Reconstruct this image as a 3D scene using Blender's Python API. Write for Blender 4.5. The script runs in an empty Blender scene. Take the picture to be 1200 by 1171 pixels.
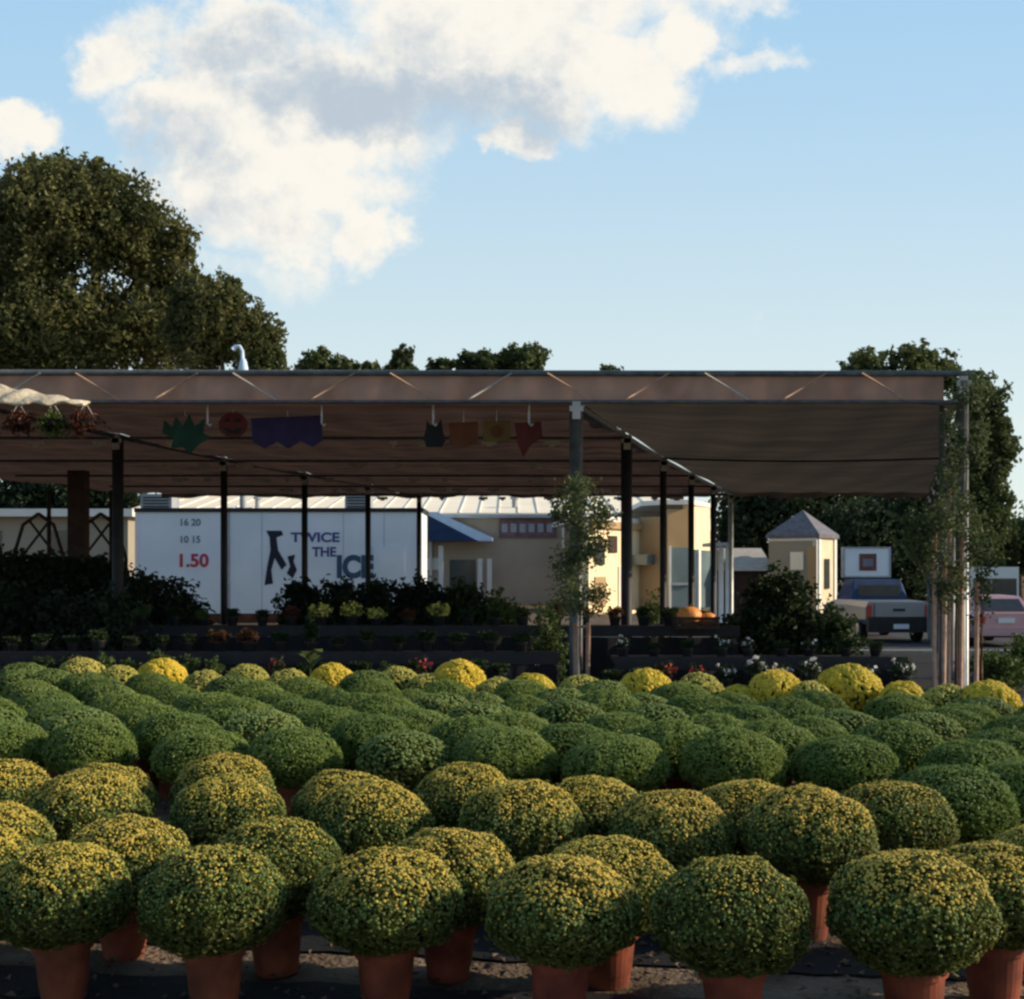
import bpy, math, random
import numpy as np
from mathutils import Vector, Matrix, Euler
R = math.radians
S = bpy.context.scene
C = S.collection

# ------------------------------------------------------------------ camera
F = 1500.0; HC = 1.65; PX0 = 600.0; PY0 = 665.0      # focal length in photo pixels, eye height, horizon row
cd = bpy.data.cameras.new('camera'); cam = bpy.data.objects.new('camera', cd); C.objects.link(cam)
cam.location = (0, 0, HC); cam.rotation_euler = (R(90), 0, 0)
cd.sensor_width = 36; cd.sensor_fit = 'HORIZONTAL'; cd.lens = 36*F/1200
cd.shift_x = 0.0; cd.shift_y = (PY0-585.5)/1200
cd.clip_start = 0.05; cd.clip_end = 3000
S.camera = cam
S.render.resolution_x = 1024; S.render.resolution_y = 999

# ------------------------------------------------------------------ light
SUN_AZ = Vector((1.0, 0.05, 0)).normalized(); SUN_EL = R(23)
sdir = Vector((SUN_AZ.x*math.cos(SUN_EL), SUN_AZ.y*math.cos(SUN_EL), math.sin(SUN_EL)))
ld = bpy.data.lights.new('sun', 'SUN'); lo = bpy.data.objects.new('sun', ld); C.objects.link(lo)
ld.energy = 5.0; ld.angle = R(0.5); ld.color = (1.0, 0.82, 0.60)
lo.rotation_euler = sdir.to_track_quat('Z', 'Y').to_euler(); lo.location = (20, 0, 30)

W = bpy.data.worlds.new('World'); S.world = W; W.use_nodes = True
wt = W.node_tree; wt.nodes.clear()
def wn(t, **k):
    n = wt.nodes.new(t)
    for a, b in k.items(): setattr(n, a, b)
    return n
def wl(a, b): wt.links.new(a, b)
def wmath(op, a, b=None, clamp=False):
    n = wn('ShaderNodeMath', operation=op); n.use_clamp = clamp
    for i, v in enumerate((a, b)):
        if v is None: continue
        if isinstance(v, (int, float)): n.inputs[i].default_value = v
        else: wl(v, n.inputs[i])
    return n.outputs[0]
sky = wn('ShaderNodeTexSky', sky_type='NISHITA'); sky.sun_disc = False
sky.sun_elevation = SUN_EL; sky.sun_rotation = math.atan2(SUN_AZ.x, SUN_AZ.y)
sky.air_density = 1.0; sky.dust_density = 0.6; sky.ozone_density = 1.2; sky.altitude = 50
tc = wn('ShaderNodeTexCoord')
sep = wn('ShaderNodeSeparateXYZ'); wl(tc.outputs['Generated'], sep.inputs[0])
yy = wmath('MAXIMUM', sep.outputs[1], 0.03)
U = wmath('DIVIDE', sep.outputs[0], yy); V = wmath('DIVIDE', sep.outputs[2], yy)
cmb = wn('ShaderNodeCombineXYZ'); wl(U, cmb.inputs[0]); wl(V, cmb.inputs[1])
def wnoise(scale, detail, rough, off=(0, 0, 0)):
    m = wn('ShaderNodeVectorMath', operation='ADD'); wl(cmb.outputs[0], m.inputs[0]); m.inputs[1].default_value = off
    n = wn('ShaderNodeTexNoise'); n.inputs['Scale'].default_value = scale; n.inputs['Detail'].default_value = detail
    n.inputs['Roughness'].default_value = rough; wl(m.outputs[0], n.inputs['Vector']); return n
wob = wnoise(14, 8, 0.62)
wv = wn('ShaderNodeVectorMath', operation='SUBTRACT'); wl(wob.outputs['Color'], wv.inputs[0]); wv.inputs[1].default_value = (.5, .5, .5)
ws = wn('ShaderNodeVectorMath', operation='MULTIPLY'); wl(wv.outputs[0], ws.inputs[0]); ws.inputs[1].default_value = (.12, .10, 0)
wa = wn('ShaderNodeVectorMath', operation='ADD'); wl(cmb.outputs[0], wa.inputs[0]); wl(ws.outputs[0], wa.inputs[1])
def blob(px, py, rx, ry, w=1.0, soft=0.0):
    s = wn('ShaderNodeVectorMath', operation='SUBTRACT'); wl(wa.outputs[0], s.inputs[0])
    s.inputs[1].default_value = ((px-PX0)/F, (PY0-py)/F, 0)
    m = wn('ShaderNodeVectorMath', operation='MULTIPLY'); wl(s.outputs[0], m.inputs[0]); m.inputs[1].default_value = (F/rx, F/ry, 0)
    l = wn('ShaderNodeVectorMath', operation='LENGTH'); wl(m.outputs[0], l.inputs[0])
    r = wn('ShaderNodeMapRange', interpolation_type='SMOOTHSTEP'); wl(l.outputs['Value'], r.inputs['Value'])
    r.inputs['From Min'].default_value = soft; r.inputs['From Max'].default_value = 1.3
    r.inputs['To Min'].default_value = w; r.inputs['To Max'].default_value = 0.0
    return r.outputs[0]
def union(bs):
    o = bs[0]
    for b in bs[1:]: o = wmath('MAXIMUM', o, b)
    return o
cloud = union([blob(*b) for b in [
    (125, 75, 66, 66), (60, 260, 150, 60, .35), (200, 320, 160, 60, .38), (225, 120, 135, 85), (170, 40, 90, 60, .7), (330, 150, 200, 110), (600, 10, 330, 90), (250, 205, 140, 85), (370, 215, 130, 80), (435, 265, 62, 60),
    (330, 270, 140, 55, .85), (300, 320, 130, 45, .5), (270, 60, 170, 80, .95), (420, 100, 220, 110), (540, 70, 230, 110), (640, 80, 180, 105), (740, 90, 110, 85),
    (790, 45, 80, 70), (610, 165, 65, 30, .95), (700, -40, 420, 70), (300, -60, 260, 60, .8), (875, 65, 85, 32, .62), (900, -10, 90, 40, .7),
    (25, 155, 80, 40), (120, 230, 150, 70, .45), (890, 380, 26, 20, .42), (1190, 480, 120, 120, .22)]])
fb = wnoise(17, 10, 0.66, (3.1, 1.7, 0.4))
dsum = wmath('ADD', cloud, wmath('MULTIPLY', wmath('SUBTRACT', fb.outputs['Fac'], 0.5), 1.15))
den = wn('ShaderNodeMapRange', interpolation_type='SMOOTHSTEP'); wl(dsum, den.inputs['Value'])
den.inputs['From Min'].default_value = 0.20; den.inputs['From Max'].default_value = 0.80; den.inputs['To Max'].default_value = 0.97
grey = union([blob(*b) for b in [
    (420, 115, 190, 55, 1, .2), (560, 130, 150, 60, .95, .2), (270, 60, 160, 45, .7, .1), (640, 110, 110, 70, .45, .1),
    (250, 250, 130, 60, .5, .1), (170, 170, 130, 50, .7, .1), (90, 240, 140, 50, .8, .1), (480, 60, 110, 50, .5, .1), (120, 200, 120, 60, .4, .1), (600, 20, 200, 30, .22)]])
gn = wnoise(20, 8, 0.66, (7, 2, 1))
gf = wmath('ADD', grey, wmath('MULTIPLY', wmath('SUBTRACT', gn.outputs['Fac'], 0.5), 2.0))
gr = wn('ShaderNodeMapRange', interpolation_type='SMOOTHSTEP'); wl(gf, gr.inputs['Value']); gr.inputs['From Min'].default_value = .0; gr.inputs['From Max'].default_value = 1.1
cc = wn('ShaderNodeMix', data_type='RGBA'); wl(gr.outputs[0], cc.inputs[0])
cc.inputs[6].default_value = (6.2, 5.9, 5.3, 1); cc.inputs[7].default_value = (3.2, 3.7, 4.2, 1)
# sky colour: the Nishita sky, washed a little towards pale cyan near the horizon
hz = wn('ShaderNodeMapRange', interpolation_type='SMOOTHSTEP'); wl(V, hz.inputs['Value'])
hz.inputs['From Min'].default_value = 0.0; hz.inputs['From Max'].default_value = 0.50
hc = wn('ShaderNodeMix', data_type='RGBA'); wl(hz.outputs[0], hc.inputs[0])
hc.inputs[6].default_value = (4.9, 5.5, 5.3, 1); hc.inputs[7].default_value = (2.55, 4.2, 5.7, 1)
lf = wn('ShaderNodeMapRange', interpolation_type='SMOOTHSTEP'); wl(U, lf.inputs['Value'])      # deeper blue away from the sun
lf.inputs['From Min'].default_value = -0.45; lf.inputs['From Max'].default_value = 0.1; lf.inputs['To Min'].default_value = .72; lf.inputs['To Max'].default_value = 1
hm = wn('ShaderNodeMix', data_type='RGBA'); hm.inputs[0].default_value = 0.72
wl(sky.outputs[0], hm.inputs[6]); wl(hc.outputs[2], hm.inputs[7])
front = wn('ShaderNodeMapRange'); wl(sep.outputs[1], front.inputs['Value']); front.inputs['From Min'].default_value = .05; front.inputs['From Max'].default_value = .35
fm = wmath('MULTIPLY', front.outputs[0], 0.88)
wl(fm, hm.inputs[0])
fin = wn('ShaderNodeMix', data_type='RGBA'); wl(wmath('MULTIPLY', den.outputs[0], front.outputs[0]), fin.inputs[0])
wl(hm.outputs[2], fin.inputs[6]); wl(cc.outputs[2], fin.inputs[7])
bg = wn('ShaderNodeBackground'); bg.inputs[1].default_value = 0.13; wl(fin.outputs[2], bg.inputs[0])
wo = wn('ShaderNodeOutputWorld'); wl(bg.outputs[0], wo.inputs[0])

S.view_settings.view_transform = 'Standard'; S.view_settings.look = 'None'; S.view_settings.gamma = 1
S.view_settings.use_curve_mapping = False; S.view_settings.exposure = 0.3
S.cycles.filter_width = 2.6
try: S.cycles.use_denoising = True
except Exception: pass

# ------------------------------------------------------------------ helpers
def P(px, py, d): return Vector(((px-PX0)/F*d, d, HC-(py-PY0)/F*d))
def XX(px, d): return (px-PX0)/F*d
def ZZ(py, d): return HC-(py-PY0)/F*d

def tag(o, label=None, cat=None, group=None, kind=None):
    if label: o['label'] = label
    if cat: o['category'] = cat
    if group: o['group'] = group
    if kind: o['kind'] = kind
    return o
def thing(name, label, cat, loc=(0, 0, 0), group=None):
    o = bpy.data.objects.new(name, None); C.objects.link(o); o.location = loc; o.empty_display_size = .1
    return tag(o, label, cat, group)
def world_loc(o):
    v = Vector((0, 0, 0))
    while o is not None: v += Vector(o.location); o = o.parent
    return v
def mkmesh(name, verts, faces, mat, parent=None, smooth=False, local=False):
    me = bpy.data.meshes.new(name)
    verts = np.asarray(verts, dtype=np.float64).reshape(-1, 3)
    if parent is not None and not local: verts = verts - np.array(world_loc(parent))
    me.from_pydata(verts.tolist(), [], faces if isinstance(faces, list) else faces.tolist())
    if mat is not None: me.materials.append(mat)
    if smooth: me.polygons.foreach_set('use_smooth', [True]*len(me.polygons))
    me.update()
    o = bpy.data.objects.new(name, me); C.objects.link(o)
    if parent is not None: o.parent = parent
    return o
class MB:
    def __init__(s): s.v = []; s.f = []
    def add(s, vs, fs):
        b = len(s.v); s.v += [tuple(v) for v in vs]; s.f += [tuple(i+b for i in f) for f in fs]; return s
    def box(s, c, size, rz=0.0):
        hx, hy, hz_ = size[0]/2, size[1]/2, size[2]/2; cs, sn = math.cos(rz), math.sin(rz); vs = []
        for x, y, z in ((-1,-1,-1),(1,-1,-1),(1,1,-1),(-1,1,-1),(-1,-1,1),(1,-1,1),(1,1,1),(-1,1,1)):
            X, Y = x*hx, y*hy; vs.append((c[0]+X*cs-Y*sn, c[1]+X*sn+Y*cs, c[2]+z*hz_))
        return s.add(vs, [(0,3,2,1),(4,5,6,7),(0,1,5,4),(1,2,6,5),(2,3,7,6),(3,0,4,7)])
    def b2(s, x0, x1, y0, y1, z0, z1): return s.box(((x0+x1)/2, (y0+y1)/2, (z0+z1)/2), (x1-x0, y1-y0, z1-z0))
    def tube(s, pts, rad, n=8, cap=True):
        pts = [Vector(p) for p in pts]; rs = rad if isinstance(rad, (list, tuple)) else [rad]*len(pts); vs = []; fs = []
        for i, p in enumerate(pts):
            t = (pts[min(i+1, len(pts)-1)]-pts[max(i-1, 0)]).normalized()
            a = t.cross(Vector((0, 0, 1)))
            if a.length < 1e-3: a = t.cross(Vector((1, 0, 0)))
            a.normalize(); b = t.cross(a)
            for k in range(n):
                th = 2*math.pi*k/n; vs.append(p+(a*math.cos(th)+b*math.sin(th))*rs[i])
        for i in range(len(pts)-1):
            for k in range(n):
                k2 = (k+1) % n; fs.append((i*n+k, i*n+k2, (i+1)*n+k2, (i+1)*n+k))
        if cap: fs.append(tuple(range(n))); fs.append(tuple(range((len(pts)-1)*n, len(pts)*n))[::-1])
        return s.add(vs, fs)
    def lathe(s, prof, c=(0, 0, 0), n=20):
        vs = []; fs = []
        for r, z in prof:
            for k in range(n):
                th = 2*math.pi*k/n; vs.append((c[0]+r*math.cos(th), c[1]+r*math.sin(th), c[2]+z))
        for i in range(len(prof)-1):
            for k in range(n):
                k2 = (k+1) % n; fs.append((i*n+k, i*n+k2, (i+1)*n+k2, (i+1)*n+k))
        fs.append(tuple(range(n))[::-1]); fs.append(tuple(range((len(prof)-1)*n, len(prof)*n)))
        return s.add(vs, fs)
    def prism(s, poly, off):      # poly: list of 3-D points, off: extrusion vector
        n = len(poly); off = Vector(off); vs = [Vector(p) for p in poly]+[Vector(p)+off for p in poly]
        return s.add(vs, [tuple(range(n)), tuple(range(n, 2*n))[::-1]]+[(i, i+n, (i+1) % n+n, (i+1) % n) for i in range(n)])
    def build(s, name, mat, parent=None, smooth=False): return mkmesh(name, s.v, s.f, mat, parent, smooth)

def copy_tree(o, parent=None):
    c = o.copy(); C.objects.link(c); c.parent = parent
    for ch in list(o.children): copy_tree(ch, c)
    return c

# ------------------------------------------------------------------ materials
def mat(name, col, rough=.7, metal=0.0, var=.25, scale=3.0, spec=.3, bump=0.0, bscale=40, transl=0.0, col2=None, rnd=0.0, detail=5, coords='Object', thr=None, emit=None, stretch=None):
    m = bpy.data.materials.new(name); m.use_nodes = True; nt = m.node_tree; N = nt.nodes; L = nt.links; N.clear()
    out = N.new('ShaderNodeOutputMaterial'); b = N.new('ShaderNodeBsdfPrincipled')
    b.inputs['Roughness'].default_value = rough; b.inputs['Metallic'].default_value = metal; b.inputs['Specular IOR Level'].default_value = spec
    t = N.new('ShaderNodeTexCoord'); n = N.new('ShaderNodeTexNoise'); n.inputs['Scale'].default_value = scale; n.inputs['Detail'].default_value = detail
    if stretch:
        mp = N.new('ShaderNodeMapping'); mp.inputs['Scale'].default_value = stretch; L.new(t.outputs[coords], mp.inputs[0]); L.new(mp.outputs[0], n.inputs['Vector'])
    else: L.new(t.outputs[coords], n.inputs['Vector'])
    if col2 is None: c1 = tuple(c*(1-var) for c in col); c2 = tuple(min(1, c*(1+var)) for c in col)
    else: c1, c2 = col, col2
    r = N.new('ShaderNodeValToRGB'); lo_, hi_ = thr if thr else (.3, .7)
    r.color_ramp.elements[0].position = lo_; r.color_ramp.elements[1].position = hi_
    r.color_ramp.elements[0].color = (*c1, 1); r.color_ramp.elements[1].color = (*c2, 1)
    L.new(n.outputs['Fac'], r.inputs[0]); colr = r.outputs[0]
    if rnd > 0:
        oi = N.new('ShaderNodeObjectInfo'); mr = N.new('ShaderNodeMapRange'); mr.inputs['To Min'].default_value = 1-rnd; mr.inputs['To Max'].default_value = 1+rnd
        L.new(oi.outputs['Random'], mr.inputs['Value']); hs = N.new('ShaderNodeHueSaturation'); L.new(mr.outputs[0], hs.inputs['Value']); L.new(colr, hs.inputs['Color'])
        mh = N.new('ShaderNodeMapRange'); mh.inputs['To Min'].default_value = .5+rnd*.06; mh.inputs['To Max'].default_value = .5-rnd*.06
        L.new(oi.outputs['Random'], mh.inputs['Value']); L.new(mh.outputs[0], hs.inputs['Hue']); colr = hs.outputs[0]
    L.new(colr, b.inputs['Base Color']); sh = b.outputs[0]
    if bump > 0:
        n2 = N.new('ShaderNodeTexNoise'); n2.inputs['Scale'].default_value = bscale; n2.inputs['Detail'].default_value = 4; L.new(t.outputs[coords], n2.inputs['Vector'])
        bp = N.new('ShaderNodeBump'); bp.inputs['Strength'].default_value = bump; bp.inputs['Distance'].default_value = .05
        L.new(n2.outputs['Fac'], bp.inputs['Height']); L.new(bp.outputs[0], b.inputs['Normal'])
    if transl > 0:
        tr = N.new('ShaderNodeBsdfTranslucent'); L.new(colr, tr.inputs[0]); mx = N.new('ShaderNodeMixShader'); mx.inputs[0].default_value = transl
        L.new(sh, mx.inputs[1]); L.new(tr.outputs[0], mx.inputs[2]); sh = mx.outputs[0]
    L.new(sh, out.inputs[0]); return m
def leafmat(name, c1, c2, rnd=.15, scale=3.0, transl=.3): return mat(name, c1, rough=.6, col2=c2, scale=scale, transl=transl, rnd=rnd, spec=.2, detail=6)
M = dict(
    ground=mat('bare_soil', (.06, .045, .034), rough=.95, col2=(.20, .15, .11), scale=2.5, bump=.7, bscale=30, detail=9, spec=.05),
    cloth=mat('weed_cloth', (.007, .007, .009), rough=.8, var=.4, scale=5, bump=.3, bscale=90),
    asphalt=mat('asphalt', (.06, .06, .065), rough=.9, var=.25, scale=6, bump=.2, bscale=120, spec=.1),
    concrete=mat('concrete', (.34, .32, .29), rough=.9, var=.15, scale=4),
    line=mat('road_paint', (.7, .7, .68), rough=.7, var=.1),
    grass=mat('grass_ground', (.04, .07, .02), rough=.95, col2=(.09, .11, .035), scale=.6, bump=.6, bscale=15),
    steel=mat('grey_steel', (.10, .11, .115), rough=.5, metal=.3, var=.3, scale=8),
    darksteel=mat('dark_steel', (.016, .016, .018), rough=.6, var=.35, scale=6),
    palesteel=mat('galvanised_steel', (.40, .42, .42), rough=.5, metal=.4, var=.2, scale=8),
    clip=mat('pale_clip', (.42, .40, .37), rough=.6, var=.2),
    fabric=mat('brown_shade_cloth', (.045, .027, .021), rough=.9, col2=(.105, .064, .049), stretch=(.35, 3.2, 1), scale=1.6, bump=.25, bscale=14, transl=.34, spec=.05, detail=7),
    fabric2=mat('taupe_shade_cloth', (.055, .046, .037), rough=.9, col2=(.095, .073, .058), stretch=(.3, 2.6, 1), scale=1.4, bump=.2, bscale=9, transl=.34, spec=.05, detail=6),
    valance=mat('rosy_shade_cloth', (.29, .17, .125), rough=.9, col2=(.44, .27, .20), scale=2.2, transl=.35, spec=.05),
    straw=mat('cream_cloth', (.42, .36, .26), rough=.9, col2=(.72, .64, .48), scale=4, transl=.15, bump=.6, bscale=12),
    bark=mat('bark', (.07, .05, .035), rough=.95, var=.4, scale=8, bump=.6, bscale=30),
    stake=mat('pale_wood', (.42, .27, .19), rough=.8, var=.25, scale=12),
    wood=mat('brown_wood', (.045, .026, .019), rough=.85, var=.35, scale=9),
    terracotta=mat('terracotta', (.17, .042, .020), rough=.7, var=.45, scale=9, rnd=.15, spec=.3),
    blackpot=mat('black_plastic', (.006, .006, .008), rough=.45, var=.3, scale=5),
    soil=mat('soil', (.03, .02, .014), rough=1, var=.4, scale=30),
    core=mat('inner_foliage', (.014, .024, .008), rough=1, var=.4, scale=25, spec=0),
    mumleaf=leafmat('mum_leaf', (.075, .130, .022), (.205, .275, .055), .22, 14),
    mumleaf2=leafmat('budding_mum_leaf', (.070, .090, .020), (.15, .16, .036), .15, 14),
    bud=leafmat('yellow_bud', (.42, .33, .05), (.78, .58, .11), .12, 22, .25),
    budolive=leafmat('green_bud', (.12, .19, .05), (.20, .26, .07), .15, 22, .25),
    bloom=leafmat('yellow_bloom', (.42, .34, .025), (.78, .58, .06), .08, 20, .25),
    bloompale=leafmat('pale_bloom', (.38, .36, .07), (.55, .50, .12), .1, 20, .25),
    oak=leafmat('oak_leaf', (.062, .080, .028), (.16, .160, .06), .1, .35),
    treegreen=leafmat('tree_leaf', (.050, .074, .026), (.105, .135, .048), .2, .4),
    benchshade=leafmat('canopy_shade_leaf', (.012, .022, .012), (.028, .044, .022), .25, 4),  # shrub leaf darkened so its colour carries the shade under the canopy
    treedark=leafmat('dark_tree_leaf', (.018, .034, .018), (.045, .07, .03), .2, .5),
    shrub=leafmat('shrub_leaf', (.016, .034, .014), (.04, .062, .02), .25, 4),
    sapleaf=leafmat('sapling_leaf', (.055, .080, .030), (.13, .165, .07), .2, 4),
    shrub2=leafmat('light_shrub_leaf', (.05, .085, .025), (.10, .14, .04), .25, 4),
    redleaf=leafmat('red_leaf', (.07, .03, .02), (.14, .06, .03), .25, 6),
    fl_yellow=leafmat('pale_yellow_flower', (.55, .52, .10), (.75, .70, .18), .1, 20),
    fl_white=leafmat('white_flower', (.6, .6, .62), (.8, .8, .8), .1, 20),
    fl_red=leafmat('red_flower', (.35, .03, .04), (.5, .07, .07), .2, 20),
    fl_orange=leafmat('orange_flower', (.75, .26, .03), (.9, .42, .08), .1, 20),
    white=mat('white_panel', (.56, .64, .70), rough=.5, col2=(.67, .74, .79), scale=.9, detail=8),
    cream_roof=mat('cream_roof', (.88, .79, .62), rough=.7, var=.06, scale=.4),
    tan=mat('tan_wall', (.36, .30, .23), rough=.9, col2=(.47, .39, .30), scale=.5, detail=8, bump=.1),
    tan_left=mat('beige_and_shaded_wall', (.30, .27, .21), rough=.9, var=.08, scale=.5),  # beige building's own colour, also the shade tone on the tower's unlit sides
    sunlit_wall_tone=mat('sunlit_wall_tone', (.62, .53, .36), rough=.9, var=.12, scale=1.2),
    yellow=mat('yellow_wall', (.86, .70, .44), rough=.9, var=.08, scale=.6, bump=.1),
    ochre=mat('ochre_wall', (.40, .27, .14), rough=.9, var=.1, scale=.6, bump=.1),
    glass=mat('window_glass', (.03, .04, .045), rough=.12, var=.2, spec=.6),
    blueglass=mat('blue_grey_glass', (.13, .18, .19), rough=.25, var=.2, scale=.8, spec=.5),
    frame=mat('white_frame', (.70, .69, .64), rough=.6, var=.06),
    navy=mat('navy_canvas', (.012, .038, .10), rough=.7, var=.2),
    paleblue=mat('pale_blue_canvas', (.52, .68, .85), rough=.6, var=.08),
    greyroof=mat('grey_shingle', (.13, .13, .15), rough=.9, var=.25, scale=5, bump=.3),
    greyunit=mat('grey_metal', (.30, .32, .35), rough=.6, var=.15),
    txtblue=mat('blue_lettering', (.06, .07, .22), rough=.6, var=.1),
    txtblack=mat('black_lettering', (.012, .014, .03), rough=.6, var=.1),
    txtteal=mat('teal_lettering', (.035, .075, .13), rough=.6, var=.1),
    txtred=mat('red_lettering', (.40, .04, .07), rough=.6, var=.1),
    txtgrey=mat('grey_lettering', (.15, .17, .21), rough=.6, var=.1),
    signpurple=mat('purple_sign', (.17, .10, .12), rough=.8, var=.3, scale=4),
    logo=mat('brown_emblem', (.13, .055, .045), rough=.7, var=.2),
    silver=mat('silver_paint', (.20, .22, .25), rough=.3, metal=.4, var=.05, spec=.5),
    pinkcar=mat('rosy_silver_paint', (.46, .29, .32), rough=.3, metal=.2, var=.05, spec=.5),
    vanwhite=mat('white_van_paint', (.60, .64, .62), rough=.4, var=.05, spec=.5),
    rubber=mat('rubber', (.015, .015, .016), rough=.85, var=.2),
    chrome=mat('bright_trim', (.5, .5, .5), rough=.25, metal=.8, var=.1),
    taillight=mat('red_lens', (.45, .02, .02), rough=.3, var=.2, spec=.5),
    flaggreen=mat('green_flag', (.012, .038, .022), rough=.8, col2=(.018, .068, .038), scale=6, transl=.3),
    flagred=mat('red_flag', (.115, .022, .018), rough=.8, var=.2, scale=6, transl=.3),
    flagpurple=mat('purple_flag', (.028, .018, .05), rough=.8, col2=(.045, .028, .085), scale=6, transl=.3),
    flagblack=mat('black_flag', (.01, .014, .012), rough=.8, var=.3, transl=.2),
    flagorange=mat('orange_flag', (.13, .042, .016), rough=.8, var=.25, scale=6, transl=.3),
    flaggold=mat('gold_flag', (.14, .085, .022), rough=.8, var=.25, scale=6, transl=.3),
    pumpkin=mat('orange_squash', (.75, .27, .06), rough=.5, var=.2, scale=6),
    tarp=mat('pale_blue_tarp', (.42, .50, .62), rough=.5, var=.08, bump=.4, bscale=6),
)

# ------------------------------------------------------------------ foliage
def rand_dirs(n, rg):
    v = rg.normal(size=(n, 3)); return v/np.linalg.norm(v, axis=1)[:, None]
def quads(cent, norm, size, rg, aspect=.55, fold=.25):
    n = len(cent); a = np.cross(norm, rand_dirs(n, rg)); a /= (np.linalg.norm(a, axis=1)[:, None]+1e-9); b = np.cross(norm, a)
    s = (size*(.6+.8*rg.random(n)))[:, None]
    v = np.empty((n, 4, 3)); up = norm*s*fold
    v[:, 0] = cent-a*s*.5; v[:, 1] = cent-b*s*.5*aspect+up; v[:, 2] = cent+a*s*.5; v[:, 3] = cent+b*s*.5*aspect+up
    return v.reshape(-1, 3), np.arange(n*4).reshape(n, 4)
def crown_points(blobs, n, rg, cl=14, spread=.16):
    bl = np.array(blobs, float)            # x,y,z,rx,ry,rz
    w = (bl[:, 3]*bl[:, 5])+1e-6; w /= w.sum(); nc = max(1, n//cl)
    k = rg.choice(len(bl), nc, p=w); d = rand_dirs(nc, rg); r = rg.random(nc)**.38
    lump = .84+.22*np.sin(d[:, 0]*5+k)*np.cos(d[:, 2]*6+k*2)+.1*rg.normal(size=nc)
    c = bl[k, :3]+d*bl[k, 3:6]*(r*np.clip(lump, .5, 1.18))[:, None]
    kk = np.repeat(np.arange(nc), cl); m = len(kk)
    rm = bl[k, 3:6].mean(axis=1)[kk][:, None]
    p = c[kk]+rg.normal(size=(m, 3))*spread*rm*.6
    nd = d[kk]*.7+rand_dirs(m, rg); nd /= np.linalg.norm(nd, axis=1)[:, None]
    return p, nd
def tree(name, label, cat, base, blobs, n, leaf, m, seed, trunk_r=.3, group=None, limbs=5, spread=.16, cl=14, bark='bark'):
    rg = np.random.default_rng(seed); rr = random.Random(seed)
    t = thing(name, label, cat, base, group)
    p, nd = crown_points(blobs, n, rg, cl, spread); v, f = quads(p, nd, leaf, rg)
    mkmesh('crown', v, f, M[m], t)
    mb = MB(); b = Vector(base); top = Vector(np.mean(np.array(blobs)[:, :3], axis=0)); fork = b.lerp(Vector((b.x*.6+top.x*.4, b.y*.6+top.y*.4, top.z)), .55)
    mb.tube([b, b.lerp(fork, .15)+Vector((.02, 0, 0)), b.lerp(fork, .6), fork], [trunk_r*1.25, trunk_r, trunk_r*.85, trunk_r*.7], 9)
    for i, q in enumerate(sorted(blobs, key=lambda q: -q[3])[:limbs]):
        e = Vector(q[:3])+Vector((0, 0, q[5]*.4)); mid = fork.lerp(e, .5)+Vector((rr.uniform(-.1, .1), rr.uniform(-.1, .1), -.05))*q[3]
        mb.tube([fork-Vector((0, 0, trunk_r)), mid, e], [trunk_r*.55, trunk_r*.32, trunk_r*.1], 6)
    mb.build('trunk', M[bark], t, True)
    return t
def pxblobs(L, d, depth=1.0):    # crown lumps measured as (column, row, radius x, radius y) and set at their real distance
    return [(*P(a, b, d+((i*37) % 7-3)*.12*rx/F*d), rx/F*d, rx/F*d*depth, ry/F*d) for i, (a, b, rx, ry) in enumerate(L)]

# ------------------------------------------------------------------ ground
def gz(x, y):
    def ss(a, b, t): t = min(1, max(0, (t-a)/(b-a))); return t*t*(3-2*t)
    return -.6*ss(24, 32, y)*ss(3, 8, x)
def sheet(name, m, x0, x1, y0, y1, dz=0, nx=2, ny=2, kind='structure'):
    vs = []; fs = []
    for j in range(ny+1):
        for i in range(nx+1):
            x = x0+(x1-x0)*i/nx; y = y0+(y1-y0)*j/ny; vs.append((x, y, gz(x, y)+dz))
    for j in range(ny):
        for i in range(nx): a = j*(nx+1)+i; fs.append((a, a+1, a+nx+2, a+nx+1))
    o = mkmesh(name, vs, fs, M[m]); o['kind'] = kind; return o
def ground():
    xs = [-1500, -400, -100]+[x*1.0 for x in range(-50, 51, 1)]+[100, 400, 1500]; ys = [-300, -50]+[y*1.0 for y in range(-10, 91)]+[200, 600, 2500]
    vs = [(x, y, gz(x, y)) for y in ys for x in xs]; nx = len(xs)
    fs = [(j*nx+i, j*nx+i+1, (j+1)*nx+i+1, (j+1)*nx+i) for j in range(len(ys)-1) for i in range(nx-1)]
    o = mkmesh('ground', vs, fs, M['ground']); o['kind'] = 'structure'
ground()
sheet('grass_verge', 'grass', 5, 60, 26, 33, .004, 55, 28)
sheet('parking_lot', 'asphalt', 4, 70, 33, 70, .006, 66, 37)
sheet('nursery_path', 'cloth', -30, 14, 14.8, 33, .005, 88, 73)
mb = MB()
for i in range(40):
    x = 5+i*1.5; mb.b2(x, x+1.5, 32.75, 32.95, gz(x+.7, 32.8)-.1, gz(x+.7, 32.8)+.13)
o = mb.build('kerb', M['concrete']); o['kind'] = 'structure'
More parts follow.
